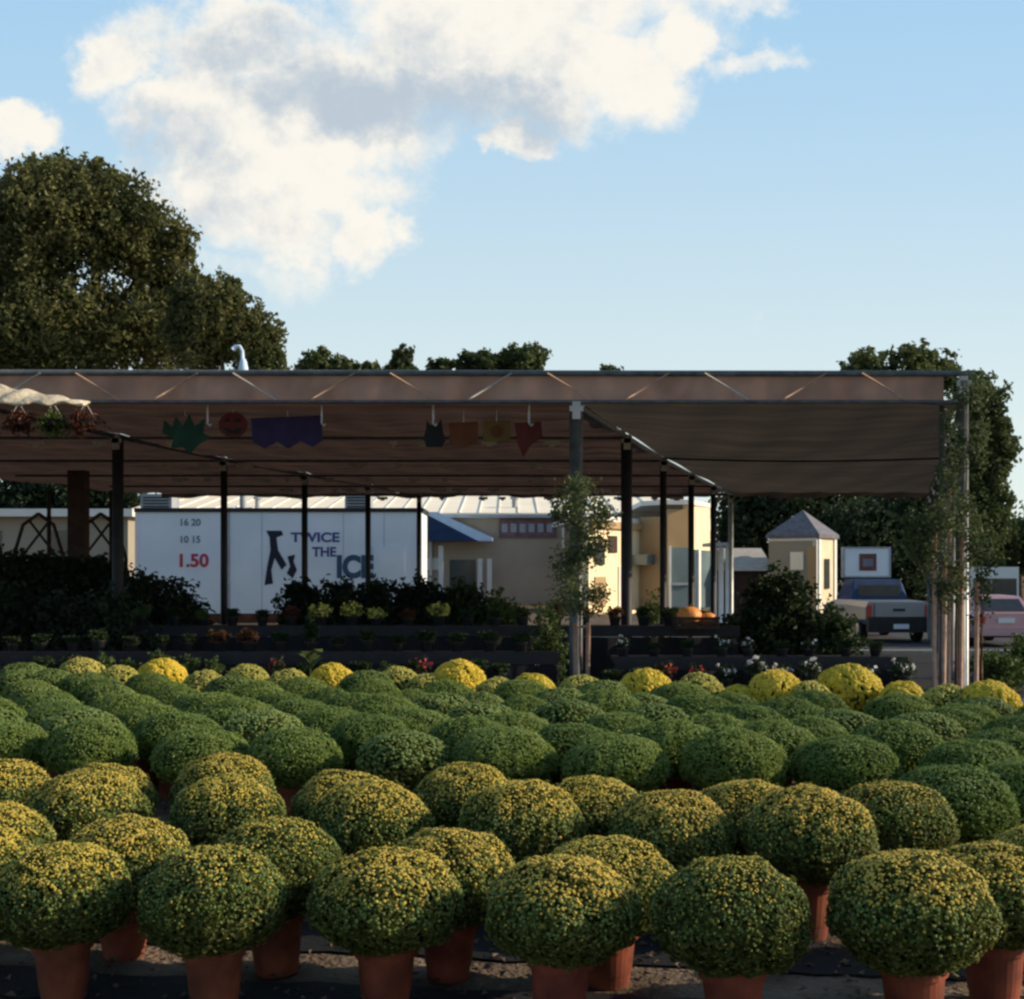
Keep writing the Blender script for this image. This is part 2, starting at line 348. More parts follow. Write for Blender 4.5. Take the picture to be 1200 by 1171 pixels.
def weedcloths():
    # strips of black weed cloth under the pot rows, with wrinkled rims
    for k, (y0, y1) in enumerate(((3.6, 4.35), (4.62, 4.95), (5.35, 5.8))):
        rr = random.Random(k+4); vs = []; fs = []; n = 90
        for i in range(n+1):
            x = -5+10*i/n; sk = -.14*x
            vs += [(x, y0+sk+rr.uniform(-.03, .03), .012), (x, (y0+y1)/2+sk, .012+rr.uniform(0, .012)), (x, y1+sk+rr.uniform(-.04, .04), .012)]
        for i in range(n):
            a = i*3; fs += [(a, a+3, a+4, a+1), (a+1, a+4, a+5, a+2)]
        o = mkmesh('weed_cloth', vs, fs, M['cloth']); o['kind'] = 'structure'
weedcloths()
# loose stones and dry leaves among the pots
def litter():
    rg = np.random.default_rng(5); n = 5200
    x = rg.uniform(-4.5, 4.5, n); y = rg.uniform(3.4, 9, n)
    c = np.stack([x, y, np.full(n, .018)], 1); nd = rand_dirs(n, rg)*.5+np.array([0, 0, 1.0]); nd /= np.linalg.norm(nd, axis=1)[:, None]
    v, f = quads(c, nd, .035, rg, .7)
    o = mkmesh('gravel_litter', v, f, M['ground']); tag(o, kind='stuff', label='small pale stones and dry leaves scattered on the bare soil', cat='litter')
litter()

# ------------------------------------------------------------------ chrysanthemums
def mum_surface(u, rg, seed):
    ph = seed*1.7
    lump = 1+.032*np.sin(u[:, 0]*6+ph)*np.sin(u[:, 1]*5+ph*2)+.022*np.sin(u[:, 2]*7+u[:, 0]*4+ph)+.02*np.sin(u[:, 0]*13+u[:, 1]*11+ph)
    up = u[:, 2] > 0
    rz = np.where(up, .205, .160)
    wid = np.where(up, 1.0, np.clip(1-u[:, 2]**2, .02, 1)**-.17)*lump
    p = np.stack([u[:, 0]*.258*wid, u[:, 1]*.258*wid, .395+u[:, 2]*rz*lump], 1)
    nrm = np.stack([u[:, 0]/.258, u[:, 1]/.258, u[:, 2]/rz], 1); nrm /= np.linalg.norm(nrm, axis=1)[:, None]
    return p, nrm
def make_mum(kind, seed):
    rg = np.random.default_rng(seed); cfg = dict(
        bud=('mumleaf2', 8000, 'bud', 3000, .0056), bud2=('mumleaf2', 8000, 'bud', 2400, .0052), green=('mumleaf', 7000, 'budolive', 1500, .006), olive=('mumleaf2', 4200, 'budolive', 1000, .010),
        bloom=('mumleaf', 3000, 'bloom', 1500, .021), pale=('mumleaf2', 3400, 'bloompale', 900, .014))[kind]
    t = thing('potted_mum', 'x', 'chrysanthemum'); leafm, nl, flm, nf, fr = cfg
    u = rand_dirs(nl, rg); p, nr = mum_surface(u, rg, seed); p0 = np.array([0, 0, .395])
    p = p0+(p-p0)*(.90+.11*rg.random(nl)+.09*(rg.random(nl) > .965))[:, None]
    nd = nr*1.5+rand_dirs(nl, rg)*.85; nd /= np.linalg.norm(nd, axis=1)[:, None]
    v, f = quads(p, nd, .026, rg, .45, .2)
    # stems / inner mass
    k = 24; cu = []
    for i in range(13):
        for j in range(k):
            th = math.pi*i/12; ps = 2*math.pi*j/k; cu.append((math.sin(th)*math.cos(ps), math.sin(th)*math.sin(ps), math.cos(th)))
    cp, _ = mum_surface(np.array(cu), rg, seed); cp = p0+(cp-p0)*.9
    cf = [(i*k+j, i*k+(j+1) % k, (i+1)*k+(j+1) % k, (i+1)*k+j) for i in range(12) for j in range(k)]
    # flowers: small domes, thicker towards the top of the plant
    u = rand_dirs(nf*3, rg); keep = rg.random(len(u)) < np.clip((u[:, 2]+.35)*.9 if kind not in ('bloom', 'pale') else (u[:, 2]+.55)*.8, .05 if kind != 'bloom' else .3, 1)
    u = u[keep][:nf]; p, nr = mum_surface(u, rg, seed); p = p0+(p-p0)*(1.005+.03*rg.random(len(u)))[:, None]
    vs = []; fs = []; bm_ = []; thr = .50 if kind == 'bud2' else .24
    for q, d in zip(p, nr):
        bm_ += [2 if (kind not in ('bud', 'bud2') or rg.random() < max(.07, min(.92, (d[2]-thr)*1.5))) else 3]*5
        d = Vector(d)+Vector(rg.normal(size=3)*.25); d.normalize(); a = d.orthogonal().normalized(); bb = d.cross(a); b0 = len(vs); r = fr*(.7+.6*rg.random()); q = Vector(q)
        for h in range(5): an = h*2*math.pi/5; vs.append(q+(a*math.cos(an)+bb*math.sin(an))*r)
        vs.append(q+d*r*.7); fs += [(b0+h, b0+(h+1) % 5, b0+5) for h in range(5)]
    allv = np.concatenate([v, cp]); allf = f.tolist()+[tuple(a+len(v) for a in q) for q in cf]; nb = len(allf)
    if kind in ('bloom', 'pale'): mkmesh('blossoms', vs, fs, M[flm], t)
    else: allf += [tuple(a+len(allv) for a in q) for q in fs]; allv = np.concatenate([allv, np.array([tuple(q) for q in vs])])
    fo = mkmesh('foliage', allv, allf, M[leafm], t)
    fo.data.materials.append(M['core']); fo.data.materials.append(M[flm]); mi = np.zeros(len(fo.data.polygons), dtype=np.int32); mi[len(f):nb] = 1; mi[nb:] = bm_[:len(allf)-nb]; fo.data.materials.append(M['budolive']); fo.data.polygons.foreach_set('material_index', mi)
    mb = MB(); mb.lathe([(.070, 0), (.079, .004), (.086, .06), (.088, .06), (.100, .195), (.1, .20), (.112, .203), (.115, .262), (.107, .262), (.104, .225)], n=28)
    pot = mb.build('pot', M['terracotta'], t, False)
    mb = MB(); mb.lathe([(.02, .222), (.101, .224), (.101, .228), (.01, .229)], n=20); mb.build('soil', M['soil'], pot)
    t.hide_render = False
    return t
random.seed(11)
protos = {k: [make_mum(k, s) for s in ss] for k, ss in dict(bud=(1, 2, 3), bud2=(4, 5), green=(6, 7, 8, 9), olive=(10, 11), bloom=(12, 13), pale=(14, 15)).items()}
used = set()
ORD = 'first second third fourth fifth sixth seventh eighth ninth tenth eleventh twelfth thirteenth fourteenth fifteenth sixteenth seventeenth eighteenth nineteenth twentieth twenty-first twenty-second twenty-third twenty-fourth twenty-fifth twenty-sixth twenty-seventh twenty-eighth twenty-ninth thirtieth'.split()
LOOK = dict(bud='round potted mum with yellow buds', bud2='greener mum with sparse yellow buds', green='round green mum with closed buds', olive='dull olive green mum',
            bloom='mum in full bright yellow bloom', pale='mum opening pale yellow-green flowers')
def place_mum(kind, x, y, sc, label, group, rr):
    wd = 1.18 if kind in ('green', 'olive') else (.90 if kind in ('bloom', 'pale') else 1.05)
    pr = rr.choice(protos[kind])
    if pr.name not in used: used.add(pr.name); o = pr
    else: o = copy_tree(pr)
    o.location = (x, y, gz(x, y)); o.rotation_euler = (rr.uniform(-.04, .04), rr.uniform(-.04, .04), rr.uniform(0, 6.28)); o.scale = (wd*sc*rr.uniform(.95, 1.04), wd*sc*rr.uniform(.95, 1.04), (sc if wd < 1.1 else 1+(sc-1)*.5)*rr.uniform(.95, 1.05))
    o['label'] = label; o['group'] = group
rr = random.Random(3)
def dtop(py): return (HC-.61)*F/(py-PY0)
def mum_row(pts, rowname, group):
    pts = sorted(pts, key=lambda q: q[0]/q[1]); n = len(pts)
    for i, (x, y, kind, sc) in enumerate(pts):
        if i == 0: where = 'leftmost in '
        elif i == n-1: where = 'rightmost in '
        else: where = ORD[i]+' from the left in '
        place_mum(kind, x, y, sc, LOOK[kind]+', '+where+rowname, group, rr)
def pxrow(L): return [(XX(a, dtop(b)), dtop(b), k, s) for a, b, k, s in L]
mum_row(pxrow([(75, 985, 'bud', .97), (252, 992, 'bud2', 1.0), (452, 988, 'bud', 1.02), (655, 1000, 'bud', 1.0), (860, 1012, 'bud2', .99), (1072, 1008, 'bud', 1.05)]), 'the front row', 'budding yellow mums')
mum_row(pxrow([(-35, 960, 'bud', 1), (145, 952, 'bud', 1), (325, 965, 'bud2', 1), (525, 968, 'bud', 1), (712, 973, 'bud', 1.0), (1165, 987, 'bud', 1.02)]), 'the second row', 'budding yellow mums')
mum_row(pxrow([(-12, 935, 'bud', 1), (100, 910, 'bud', 1.05), (265, 915, 'bud', 1.03), (430, 923, 'bud', 1.04), (610, 925, 'bud', 1.03), (785, 930, 'bud', 1.03), (945, 938, 'bud', 1.06), (1235, 962, 'bud', 1)]), 'the third row', 'budding yellow mums')
mum_row(pxrow([(0, 893, 'bud', 1), (118, 892, 'bud', 1.0), (262, 890, 'bud', 1.02), (402, 903, 'bud', 1), (542, 904, 'bud', 1.04), (695, 911, 'bud', 1), (875, 912, 'bud', 1), (1050, 922, 'bud2', 1.03)]), 'the fourth row', 'budding yellow mums')
# green block: rows run slightly towards the camera at the right, alternate rows are staggered
SK = -.155
d0 = 8.15; r = 0; y_row = d0
while y_row < 13.4:
    pts = []; sp = .70; off = (-r*.33) % sp
    k0 = int(-8/sp)
    for k in range(k0, -k0):
        x = k*sp+off+rr.uniform(-.05, .05); y = y_row+SK*x+rr.uniform(-.06, .06)
        px = PX0+x/y*F
        if px < -45 or px > 1245: continue
        if abs(x-(2.62+.1*(y-8))) < .12 and y < 12.4: continue
        if y > 13.9-.286*(x+3.9)-.62: continue
        kind = 'green' if rr.random() < (.9 if y_row < 11 else .6) else 'olive'
        pts.append((x, y, kind, rr.uniform(.98, 1.10) if y < 10.5 else rr.uniform(.86, .98)))
    if pts: mum_row(pts, 'the '+ORD[r]+' green row', 'green mums not yet in flower')
    y_row += .60+.01*r; r += 1
mum_row(pxrow([(1118, 905, 'green', 1.05), (1205, 895, 'green', 1.1)]), 'the pair behind the third row', 'green mums not yet in flower')
mum_row(pxrow([(a, b, k, s) for a, b, k, s in [(30, 778, 'olive', 1), (60, 782, 'olive', 1), (140, 781, 'pale', 1), (240, 782, 'pale', .95), (340, 784, 'pale', 1), (430, 785, 'olive', 1), (502, 786, 'pale', 1), (582, 789, 'pale', .95), (715, 795, 'bloom', .9), (865, 797, 'bloom', .9), (950, 799, 'pale', 1), (1110, 806, 'pale', 1), (95, 776, 'pale', 1.1), (190, 777, 'bloom', 1.12), (290, 779, 'pale', 1.05), (390, 780, 'bloom', 1.05), (468, 783, 'pale', 1.0), (538, 785, 'bloom', 1.12), (625, 789, 'bloom', 1.0), (682, 794, 'pale', 1.05),
    (758, 795, 'bloom', 1.1), (820, 794, 'pale', 1.05), (908, 797, 'bloom', 1.1), (992, 796, 'bloom', 1.2), (1058, 800, 'bloom', 1.0), (1160, 808, 'bloom', 1.1)]]), 'the farthest flowering row', 'mums of the farthest row')

# ------------------------------------------------------------------ shade structure
D0 = 16.0; DS = 3.0; NI = 6
def grid_pt(x0, i, z): return Vector((x0+.9*i, D0+DS*i, z))
ZT = [3.72, 3.62, 3.53, 3.49, 3.47, 3.45]
XL, XM, XR = -6.75, .80, 5.62
def shade_house():
    t = thing('shade_structure', 'long brown shade cloth canopy on steel posts behind the mums', 'shade canopy', (0, D0, 0))
    rr = random.Random(8)
    for row, x0 in enumerate((XL, XM, XR)):
        for i in range(NI):
            r_ = .085 if row < 2 and i < 2 else .06
            m = 'darksteel'
            if row == 1 and i == 0: m = 'steel'
            if row == 2: m = 'steel' if i else 'steel'
            if row == 1 and i == 5: m = 'palesteel'
            z = ZT[i]-.02
            if row == 2 and i == 0: z = 4.02; r_ = .05
            p = grid_pt(x0, i, 0); mb = MB(); mb.tube([p-Vector((0, 0, .1)), p+Vector((0, 0, z))], r_, 12)
            o = mb.build('post', M[m], t, True)
            mb = MB(); q = grid_pt(x0, i, z-.10); mb.box(q+Vector((0, -r_-.02, 0)), (.10, .05, .22)); mb.box(q+Vector((0, -r_-.03, .02)), (.17, .03, .07)); mb.build('bracket', M['clip'], o)
    # second lighter post beside the right corner post
    for dx, z, m in ((-.16, 3.7, 'steel'), (.14, 3.95, 'palesteel')):
        mb = MB(); p = grid_pt(XR, 0, 0)+Vector((dx, .25, 0)); mb.tube([p, p+Vector((0, 0, z))], .035, 8); mb.build('side_rail', M[m], t, True)
    # front truss: two chords and zig-zag webs
    mb = MB(); mb.tube([(-12.5, D0, 4.09), (XR+.15, D0, 4.07)], .038, 8); mb.build('top_chord', M['steel'], t, True)
    mb = MB(); mb.tube([(-12.5, D0, 3.72), (XR+.1, D0, 3.72)], .024, 8); mb.build('bottom_chord', M['steel'], t, True)
    x = -12.3; k = 0
    while x < XR-.3:
        w = .98; mb = MB(); a = (x, D0-.05, 4.07 if k % 2 else 3.74); b = (x+w*.55, D0-.05, 3.74 if k % 2 else 4.07)
        mb.tube([a, b], .012, 6); mb.build('truss_web', M['clip'] if k % 3 == 0 else M['stake'], t, True); x += w; k += 1
    # rafters along each row and purlins across
    for x0 in (XL, XM, XR):
        mb = MB(); mb.tube([grid_pt(x0, i, ZT[i]-.03) for i in range(NI)], .035, 8)
        mb.build('rafter', M['palesteel'] if x0 == XM else M['steel'], t, True)
    for i in range(1, NI):
        mb = MB(); mb.tube([grid_pt(-12.4, i, ZT[i]-.05), grid_pt(XM, i, ZT[i]-.05)], .022, 8); mb.build('purlin', M['steel'], t, True)
    # valance stretched over the front truss
    vs = []; fs = []; n = 150
    for i in range(n+1):
        x = -10.6+(XR-.2+10.6)*i/n; w = .006*math.sin(x*5.1)+.006*math.sin(x*13)
        vs += [(x, D0+.07+w*.4, 4.06), (x, D0+.06+w, 3.9), (x, D0+.05+w*1.4, 3.72+.012*math.sin(x*7))]
    for i in range(n): a = i*3; fs += [(a, a+3, a+4, a+1), (a+1, a+4, a+5, a+2)]
    mkmesh('valance', vs, fs, M['valance'], t, True)
    # roof cloth, panel by panel, sagging between purlins
    def cloth(xa, xb, m, sag, nx, lip=0):
        for i in range(NI-1):
            vs = []; fs = []; ny = 14
            for j in range(ny+1):
                v = j/ny
                for k in range(nx+1):
                    u = k/nx; z = ZT[i]*(1-v)+ZT[i+1]*v; x0 = xa+(xb-xa)*u
                    s = sag*(math.sin(math.pi*v)**.8)*(.55+.45*math.sin(math.pi*u)**.5)*(1+.15*math.sin(x0*2.3+i))
                    s += (.014*math.sin(x0*9+i*2+v*4)+.012*math.sin(v*22+x0*3))*math.sin(math.pi*v)
                    edge = -.05 if u in (0, 1) else 0
                    vs.append((x0+.9*(i+v)+(.015 if i % 2 else 0), D0+.03+DS*(i+v), z+.02-s+edge*0))
            for j in range(ny):
                for k in range(nx): a = j*(nx+1)+k; fs.append((a, a+1, a+nx+2, a+nx+1))
            mkmesh('roof_cloth', vs, fs, M[m], t, True)
    cloth(-13.5, XL, 'fabric', .10, 40); cloth(XL+.02, XM-.02, 'fabric', .11, 50)
    # the right bay: one big taupe sheet with a long belly and a hanging seam
    vs = []; fs = []; nx, ny = 40, 60; tot = NI-1
    for j in range(ny+1):
        v = j/ny*tot; i = min(int(v), tot-1); w = v-i; zz = ZT[i]*(1-w)+ZT[i+1]*w
        for k in range(nx+1):
            u = k/nx; x0 = XM+.02+(XR-XM-.06)*u
            belly = .20*math.sin(math.pi*u)**.8*math.sin(math.pi*min(1, v/1.9))**1.0 if v < 1.9 else .16*math.sin(math.pi*u)*abs(math.sin(math.pi*(v-1.9)/3.1))
            belly += .012*math.sin(x0*6+v*5)
            vs.append((x0+.9*v, D0+.03+DS*v, zz+.015-belly))
    for j in range(ny):
        for k in range(nx): a = j*(nx+1)+k; fs.append((a, a+1, a+nx+2, a+nx+1))
    mkmesh('roof_cloth', vs, fs, M['fabric2'], t, True)
    mb = MB(); mb.tube([(XM+.02+(XR-XM-.06)*u+.9*1.9, D0+.03+DS*1.9, 3.50-.05*math.sin(math.pi*u)) for u in [k/20 for k in range(21)]], .018, 6); mb.build('hem', M['darksteel'], t, True)
    # back drop of the roof: short hanging hem
    vs = []; fs = []; n = 100
    for i in range(n+1):
        x = -13+(XR+13)*i/n+4.5; dr = .10+.03*math.sin(x*2.1)+.02*math.sin(x*7)
        vs += [(x, D0+15.04, 3.46), (x, D0+15.04+.02*math.sin(x*6), 3.46-dr)]
    for i in range(n): a = i*2; fs.append((a, a+2, a+3, a+1))
    mkmesh('back_hem', vs, fs, M['fabric'], t, True)
    # pale cloth clips along the purlins of the left bay
    for i in range(1, NI):
        for k in range(13):
            if rr.random() < .15: continue
            x0 = XL-2.6+k*.8+rr.uniform(-.3, .3)
            if x0 > XM-.2: continue
            p = grid_pt(x0, i, ZT[i]-.13)+Vector((0, -.10, 0)); mb = MB(); w = rr.uniform(.10, .34)
            mb.box(p, (w, .03, .06)); mb.box(p+Vector((0, 0, -.045)), (w*.4, .035, .03)); mb.build('cloth_clip', M['clip'], t)
    for px in (508, 620, 245, 378):   # hangers below the front chord
        mb = MB(); x = XX(px, D0+.2); mb.tube([(x, D0+.12, 3.72), (x, D0+.12, 3.46)], .012, 6); mb.tube([(x, D0+.12, 3.46), (x+.03, D0+.12, 3.43), (x+.05, D0+.12, 3.46)], .012, 6); mb.build('hanger', M['clip'], t, True)
    return t
shade_house()
# cream sheet bundled on the top left of the canopy
def cream_sheet():
    d = 15.6; vs = []; fs = []; nx, ny = 60, 12; rr = random.Random(4)
    for j in range(ny+1):
        v = j/ny
        for i in range(nx+1):
            u = i/nx; px = -60+166*u; top = 446+29*u**1.25; bot = 478.5-1*u
            py = top+(bot-top)*v+1.5*math.sin(u*30+v*4); p = P(px, py, d); vs.append((p.x, d-.04*math.sin(v*math.pi)+.018*math.sin(u*42+v*6)-.25*v, p.z))
    for j in range(ny):
        for i in range(nx): a = j*(nx+1)+i; fs.append((a, a+1, a+nx+2, a+nx+1))
    o = mkmesh('folded_cloth', vs, fs, M['straw'], None, True)
    sm = o.modifiers.new('thickness', 'SOLIDIFY'); sm.thickness = .03
    tag(o, 'sunlit cream cloth gathered over the top left corner of the canopy', 'cloth')
cream_sheet()

# hanging flags and cut-outs under the front beam
def flag(name, label, pts, m, d=16.35, cat='hanging flag', extra=None):
    t = thing(name, label, cat, P(sum(p[0] for p in pts)/len(pts), min(p[1] for p in pts), d), 'decorations hanging under the canopy')
    MB().prism([P(a, b, d) for a, b in pts], (0, .02, 0)).build('panel', M[m], t)
    px = sum(p[0] for p in pts)/len(pts); py = min(p[1] for p in pts)
    mb = MB(); a = P(px, py+1, d); mb.tube([a, (a.x, d, 3.66)], .006, 5); mb.build('cord', M['clip'], t)
    if extra:
        for e, em in extra: MB().prism([P(a, b, d-.012) for a, b in e], (0, .008, 0)).build('motif', M[em], t)
    return t
def circ(cx, cy, rx, ry, n=18, w=0): return [(cx+rx*(1+w*math.cos(k*2*math.pi*5/n))*math.cos(2*math.pi*k/n), cy+ry*math.sin(2*math.pi*k/n)) for k in range(n)]
leafp = [(192, 492), (202, 500), (206, 488), (214, 499), (222, 486), (228, 500), (240, 490), (238, 508), (248, 512), (234, 520), (222, 532), (214, 524), (200, 526), (204, 514), (190, 508)]
flag('hanging_leaf', 'jagged green leaf cut-out hanging under the canopy', leafp, 'flaggreen')
flag('hanging_pumpkin', 'round red pumpkin face cut-out hanging under the canopy', circ(273, 498, 17, 15), 'flagred', extra=[
    ([(263, 494), (267, 489), (270, 494)], 'flagblack'), ([(275, 494), (279, 489), (283, 494)], 'flagblack'), ([(262, 501), (273, 504), (284, 501), (279, 508), (267, 508)], 'flagblack')])
flag('hanging_banner', 'purple scalloped banner hanging right of the pumpkin face', [(294, 490), (376, 487), (378, 516), (366, 524), (352, 517), (338, 526), (324, 518), (310, 526), (296, 518)], 'flagpurple')
flag('hanging_cat', 'black cat cut-out hanging left of an orange flag', [(500, 492), (504, 498), (512, 498), (517, 491), (519, 505), (522, 516), (518, 524), (500, 524), (496, 514), (499, 504)], 'flagblack')
flag('hanging_flag', 'orange flag hanging between the black cat and the gold flag', [(526, 496), (560, 494), (560, 520), (543, 524), (527, 520)], 'flagorange')
flag('hanging_flag', 'gold flag with dark round centre hanging under the canopy', [(566, 493), (598, 493), (598, 517), (566, 518)], 'flaggold', extra=[(circ(582, 505, 8, 7), 'flagorange')])
flag('hanging_flag', 'dark red pointed flag hanging nearest the centre post', [(603, 496), (634, 494), (636, 512), (622, 522), (613, 536), (606, 518)], 'flagred')

# ------------------------------------------------------------------ saplings with stakes
def sapling(label, px, d, top_py, bl, n, seed, stakes, leaf=.07, m='shrub2', trunk_r=.02):
    base = (XX(px, d), d, 0)
    t = tree('young_tree', label, 'tree', base, pxblobs(bl, d, 1.0), int(n*.75), leaf, m, seed, trunk_r, 'young trees tied to stakes', 4, .34, 8)
    for s, h in stakes:
        mb = MB(); x = XX(px+s, d); mb.tube([(x, d-.05, -.05), (x+.01, d-.05, h)], .028, 8); mb.build('stake', M['stake'], t, True)
    if len(stakes) > 1 and stakes[0][1] < 1.3:
        mb = MB(); a = XX(px+stakes[0][0], d); b = XX(px+stakes[1][0], d); mb.tube([(a, d-.05, stakes[0][1]-.04), (b, d-.05, stakes[1][1]-.04)], .02, 6); mb.build('tie_bar', M['stake'], t)
    return t
sapling('sparse young tree between two short wooden stakes at the centre post', 680, 15.4, 560,
        [(678, 600, 26, 30), (690, 640, 26, 30), (665, 660, 22, 30), (705, 605, 18, 20), (672, 700, 26, 28), (655, 600, 14, 18), (700, 700, 16, 26), (676, 570, 22, 14)], 4600, 21, [(-7, .98), (8, .98)], .055, 'sapleaf')
sapling('young tree with pale stakes left of the right corner post', 1095, 15.2, 560,
        [(1100, 610, 22, 32), (1090, 650, 26, 30), (1075, 640, 18, 24), (1110, 560, 12, 34), (1105, 690, 18, 28), (1112, 500, 8, 30), (1070, 615, 16, 24)], 2900, 22, [(-2, 2.2), (9, 1.75)], .055, 'sapleaf')
sapling('young tree rising close against the right corner post', 1118, 15.5, 450,
        [(1140, 460, 22, 22), (1122, 530, 12, 40), (1125, 600, 20, 34), (1145, 640, 20, 30), (1120, 680, 18, 30), (1148, 520, 10, 40)], 3200, 23, [(-8, 2.6), (6, 2.0)], .055, 'sapleaf')
sapling('young tree with one stake right of the corner post', 1150, 15.1, 560,
        [(1150, 690, 14, 28), (1158, 660, 14, 26), (1146, 730, 10, 22)], 500, 24, [(-8, 1.5)], .055, 'shrub')

# ------------------------------------------------------------------ nursery benches and their plants
def bench(label, x0, x1, y0, y1, z, group='nursery benches', skirt=True):
    t = thing('nursery_bench', label, 'bench', ((x0+x1)/2, y0, 0), group)
    mb = MB(); mb.b2(x0, x1, y0, y1, z-.05, z); mb.build('bench_top', M['darksteel'], t)
    mb = MB(); mb.b2(x0, x1, y0-.03, y0-.002, z-.12, z+.03); mb.build('front_rail', M['darksteel'], t)
    if skirt:
        vs = []; fs = []; m = int((x1-x0)/.08)
        for k in range(m+1): x = x0+.02+(x1-x0-.04)*k/m; w = .02*math.sin(k*.9)+.012*math.sin(k*2.3); vs += [(x, y0-.06+w, z-.13), (x, y0-.07+w*1.8, .02)]
        for k in range(m): a = k*2; fs.append((a, a+2, a+3, a+1))
        mkmesh('skirt', vs, fs, M['cloth'], t, True)
    n = max(2, int((x1-x0)/2)+1)
    for k in range(n):
        for y in (y0+.08, y1-.08):
            x = x0+.1+(x1-x0-.2)*k/(n-1); mb = MB(); mb.b2(x-.04, x+.04, y-.04, y+.04, 0, z-.052); mb.build('leg', M['wood'], t)
bench('long low bench right behind the flowering row, left of the centre post', -6.6, .55, 15.2, 16.2-.4, .62)
bench('low bench behind the flowering row, right of the centre post', 1.2, 4.6, 14.9, 15.6, .58)
bench('second long bench under the canopy behind the first bench', -8.0, 3.2, 18.0, 19.0, .80)
bench('tall bench at the left end under the canopy carrying dark shrubs', -9.4, -5.9, 20.4, 21.3, 1.05)

def plant_proto(name, m, blobs, n, leaf, flower=None, nf=0, fr=.03, potr=.11, poth=.17, potm='blackpot', seed=1):
    rg = np.random.default_rng(seed); t = thing(name, 'x', 'plant')
    bl = [(x, y, z+poth, a, b, c) for x, y, z, a, b, c in blobs]
    p, nd = crown_points(bl, n, rg, 6, .25); p[:, 2] = np.maximum(p[:, 2], poth*.8); v, f = quads(p, nd, leaf, rg); mkmesh('foliage', v, f, M[m], t)
    if flower:
        p, nd = crown_points([(x, y, z+.02, a*1.08, b*1.08, c*1.08) for x, y, z, a, b, c in bl], nf, rg, 2, .2); p[:, 2] = np.maximum(p[:, 2], poth); v, f = quads(p, nd, fr, rg, .9, .1); mkmesh('flowers', v, f, M[flower], t)
    mb = MB(); mb.lathe([(potr*.7, 0), (potr*.93, poth*.85), (potr, poth*.86), (potr, poth), (potr*.9, poth), (potr*.88, poth*.92)], n=16); mb.build('pot', M[potm], t)
    return t
pp = dict(
    low=plant_proto('bench_plant', 'shrub', [(0, 0, .06, .15, .15, .10)], 420, .05, seed=31),
    lowlight=plant_proto('bench_plant', 'shrub2', [(0, 0, .08, .15, .15, .12)], 420, .05, seed=32),
    red=plant_proto('bench_plant', 'redleaf', [(0, 0, .07, .16, .16, .11)], 420, .05, seed=33),
    yellow=plant_proto('flowering_plant', 'shrub2', [(0, 0, .07, .18, .18, .10)], 300, .05, 'fl_yellow', 320, .05, seed=34),
    white=plant_proto('flowering_plant', 'shrub', [(0, 0, .07, .15, .15, .12)], 300, .05, 'fl_white', 26, .06, seed=35),
    redfl=plant_proto('flowering_plant', 'shrub', [(0, 0, .07, .15, .15, .12)], 300, .05, 'fl_red', 40, .05, seed=36),
    tuft=plant_proto('bench_plant', 'shrub', [(0, 0, .15, .12, .12, .2), (.03, 0, .3, .08, .08, .12)], 380, .07, seed=37),
)
usedp = set()
def put(kind, x, y, z, label, group, sc=1.0, rz=None, cat='plant'):
    pr = pp[kind]
    if pr.name not in usedp: usedp.add(pr.name); o = pr
    else: o = copy_tree(pr)
    o.location = (x, y, z); o.rotation_euler = (0, 0, rr.uniform(0, 6.28)); o.scale = (sc, sc, sc*rr.uniform(.85, 1.1)); o['label'] = label; o['group'] = group; o['category'] = cat
KL = dict(low='small dark green bench plant', lowlight='small bright green bench plant', red='reddish-leaved bench plant', yellow='pale yellow flowering plant', white='dark plant with white flowers', redfl='plant with red flowers', tuft='tall tufty dark plant')
def bench_row(x0, x1, y, z, step, kinds, where, group, sc=1.0, special=()):
    n = int((x1-x0)/step); vis = []
    for i in range(n+1):
        x = x0+i*step+rr.uniform(-.04, .04); px = PX0+x/y*F
        if px < -15 or px > 1215: continue
        vis.append((x, px))
    for i, (x, px) in enumerate(vis):
        k = rr.choice(kinds)
        for (sp, sk) in special:
            if abs(px-sp) < step/y*F*.5: k = sk
        w = 'leftmost' if i == 0 else ('rightmost' if i == len(vis)-1 else ORD[i]+' from the left')
        put(k, x, y+rr.uniform(-.05, .05), z, KL[k]+', '+w+' '+where, group, sc*rr.uniform(.85, 1.15))
bench_row(-6.4, .4, 15.45, .62, .36, ['low']*5+['tuft']+['red'], 'on the first bench', 'pots on the first bench', .8)
bench_row(1.35, 4.5, 15.2, .58, .37, ['low', 'low', 'white', 'low'], 'on the low right bench', 'pots on the low right bench', .62, [(860, 'white')])
bench_row(-7.8, 3.1, 18.35, .80, .42, ['red', 'low', 'low', 'red', 'lowlight'], 'on the second bench', 'pots on the second bench', .85, [(378, 'yellow'), (425, 'yellow'), (530, 'yellow'), (460, 'redfl')])
bench('knee-high plank shelf in front of the left benches', -6.8, .3, 14.5, 14.95, .30, skirt=False)
bench('knee-high plank shelf in front of the right bench', 1.0, 4.5, 14.3, 14.75, .26, skirt=False)
bench_row(-6.7, .2, 14.72, .30, .33, ['low', 'low', 'low', 'lowlight', 'low', 'redfl'], 'on the left plank shelf', 'pots on the plank shelves', .85)
bench_row(1.1, 4.4, 14.52, .26, .33, ['low', 'white', 'low', 'white', 'redfl'], 'on the right plank shelf', 'pots on the plank shelves', .85)

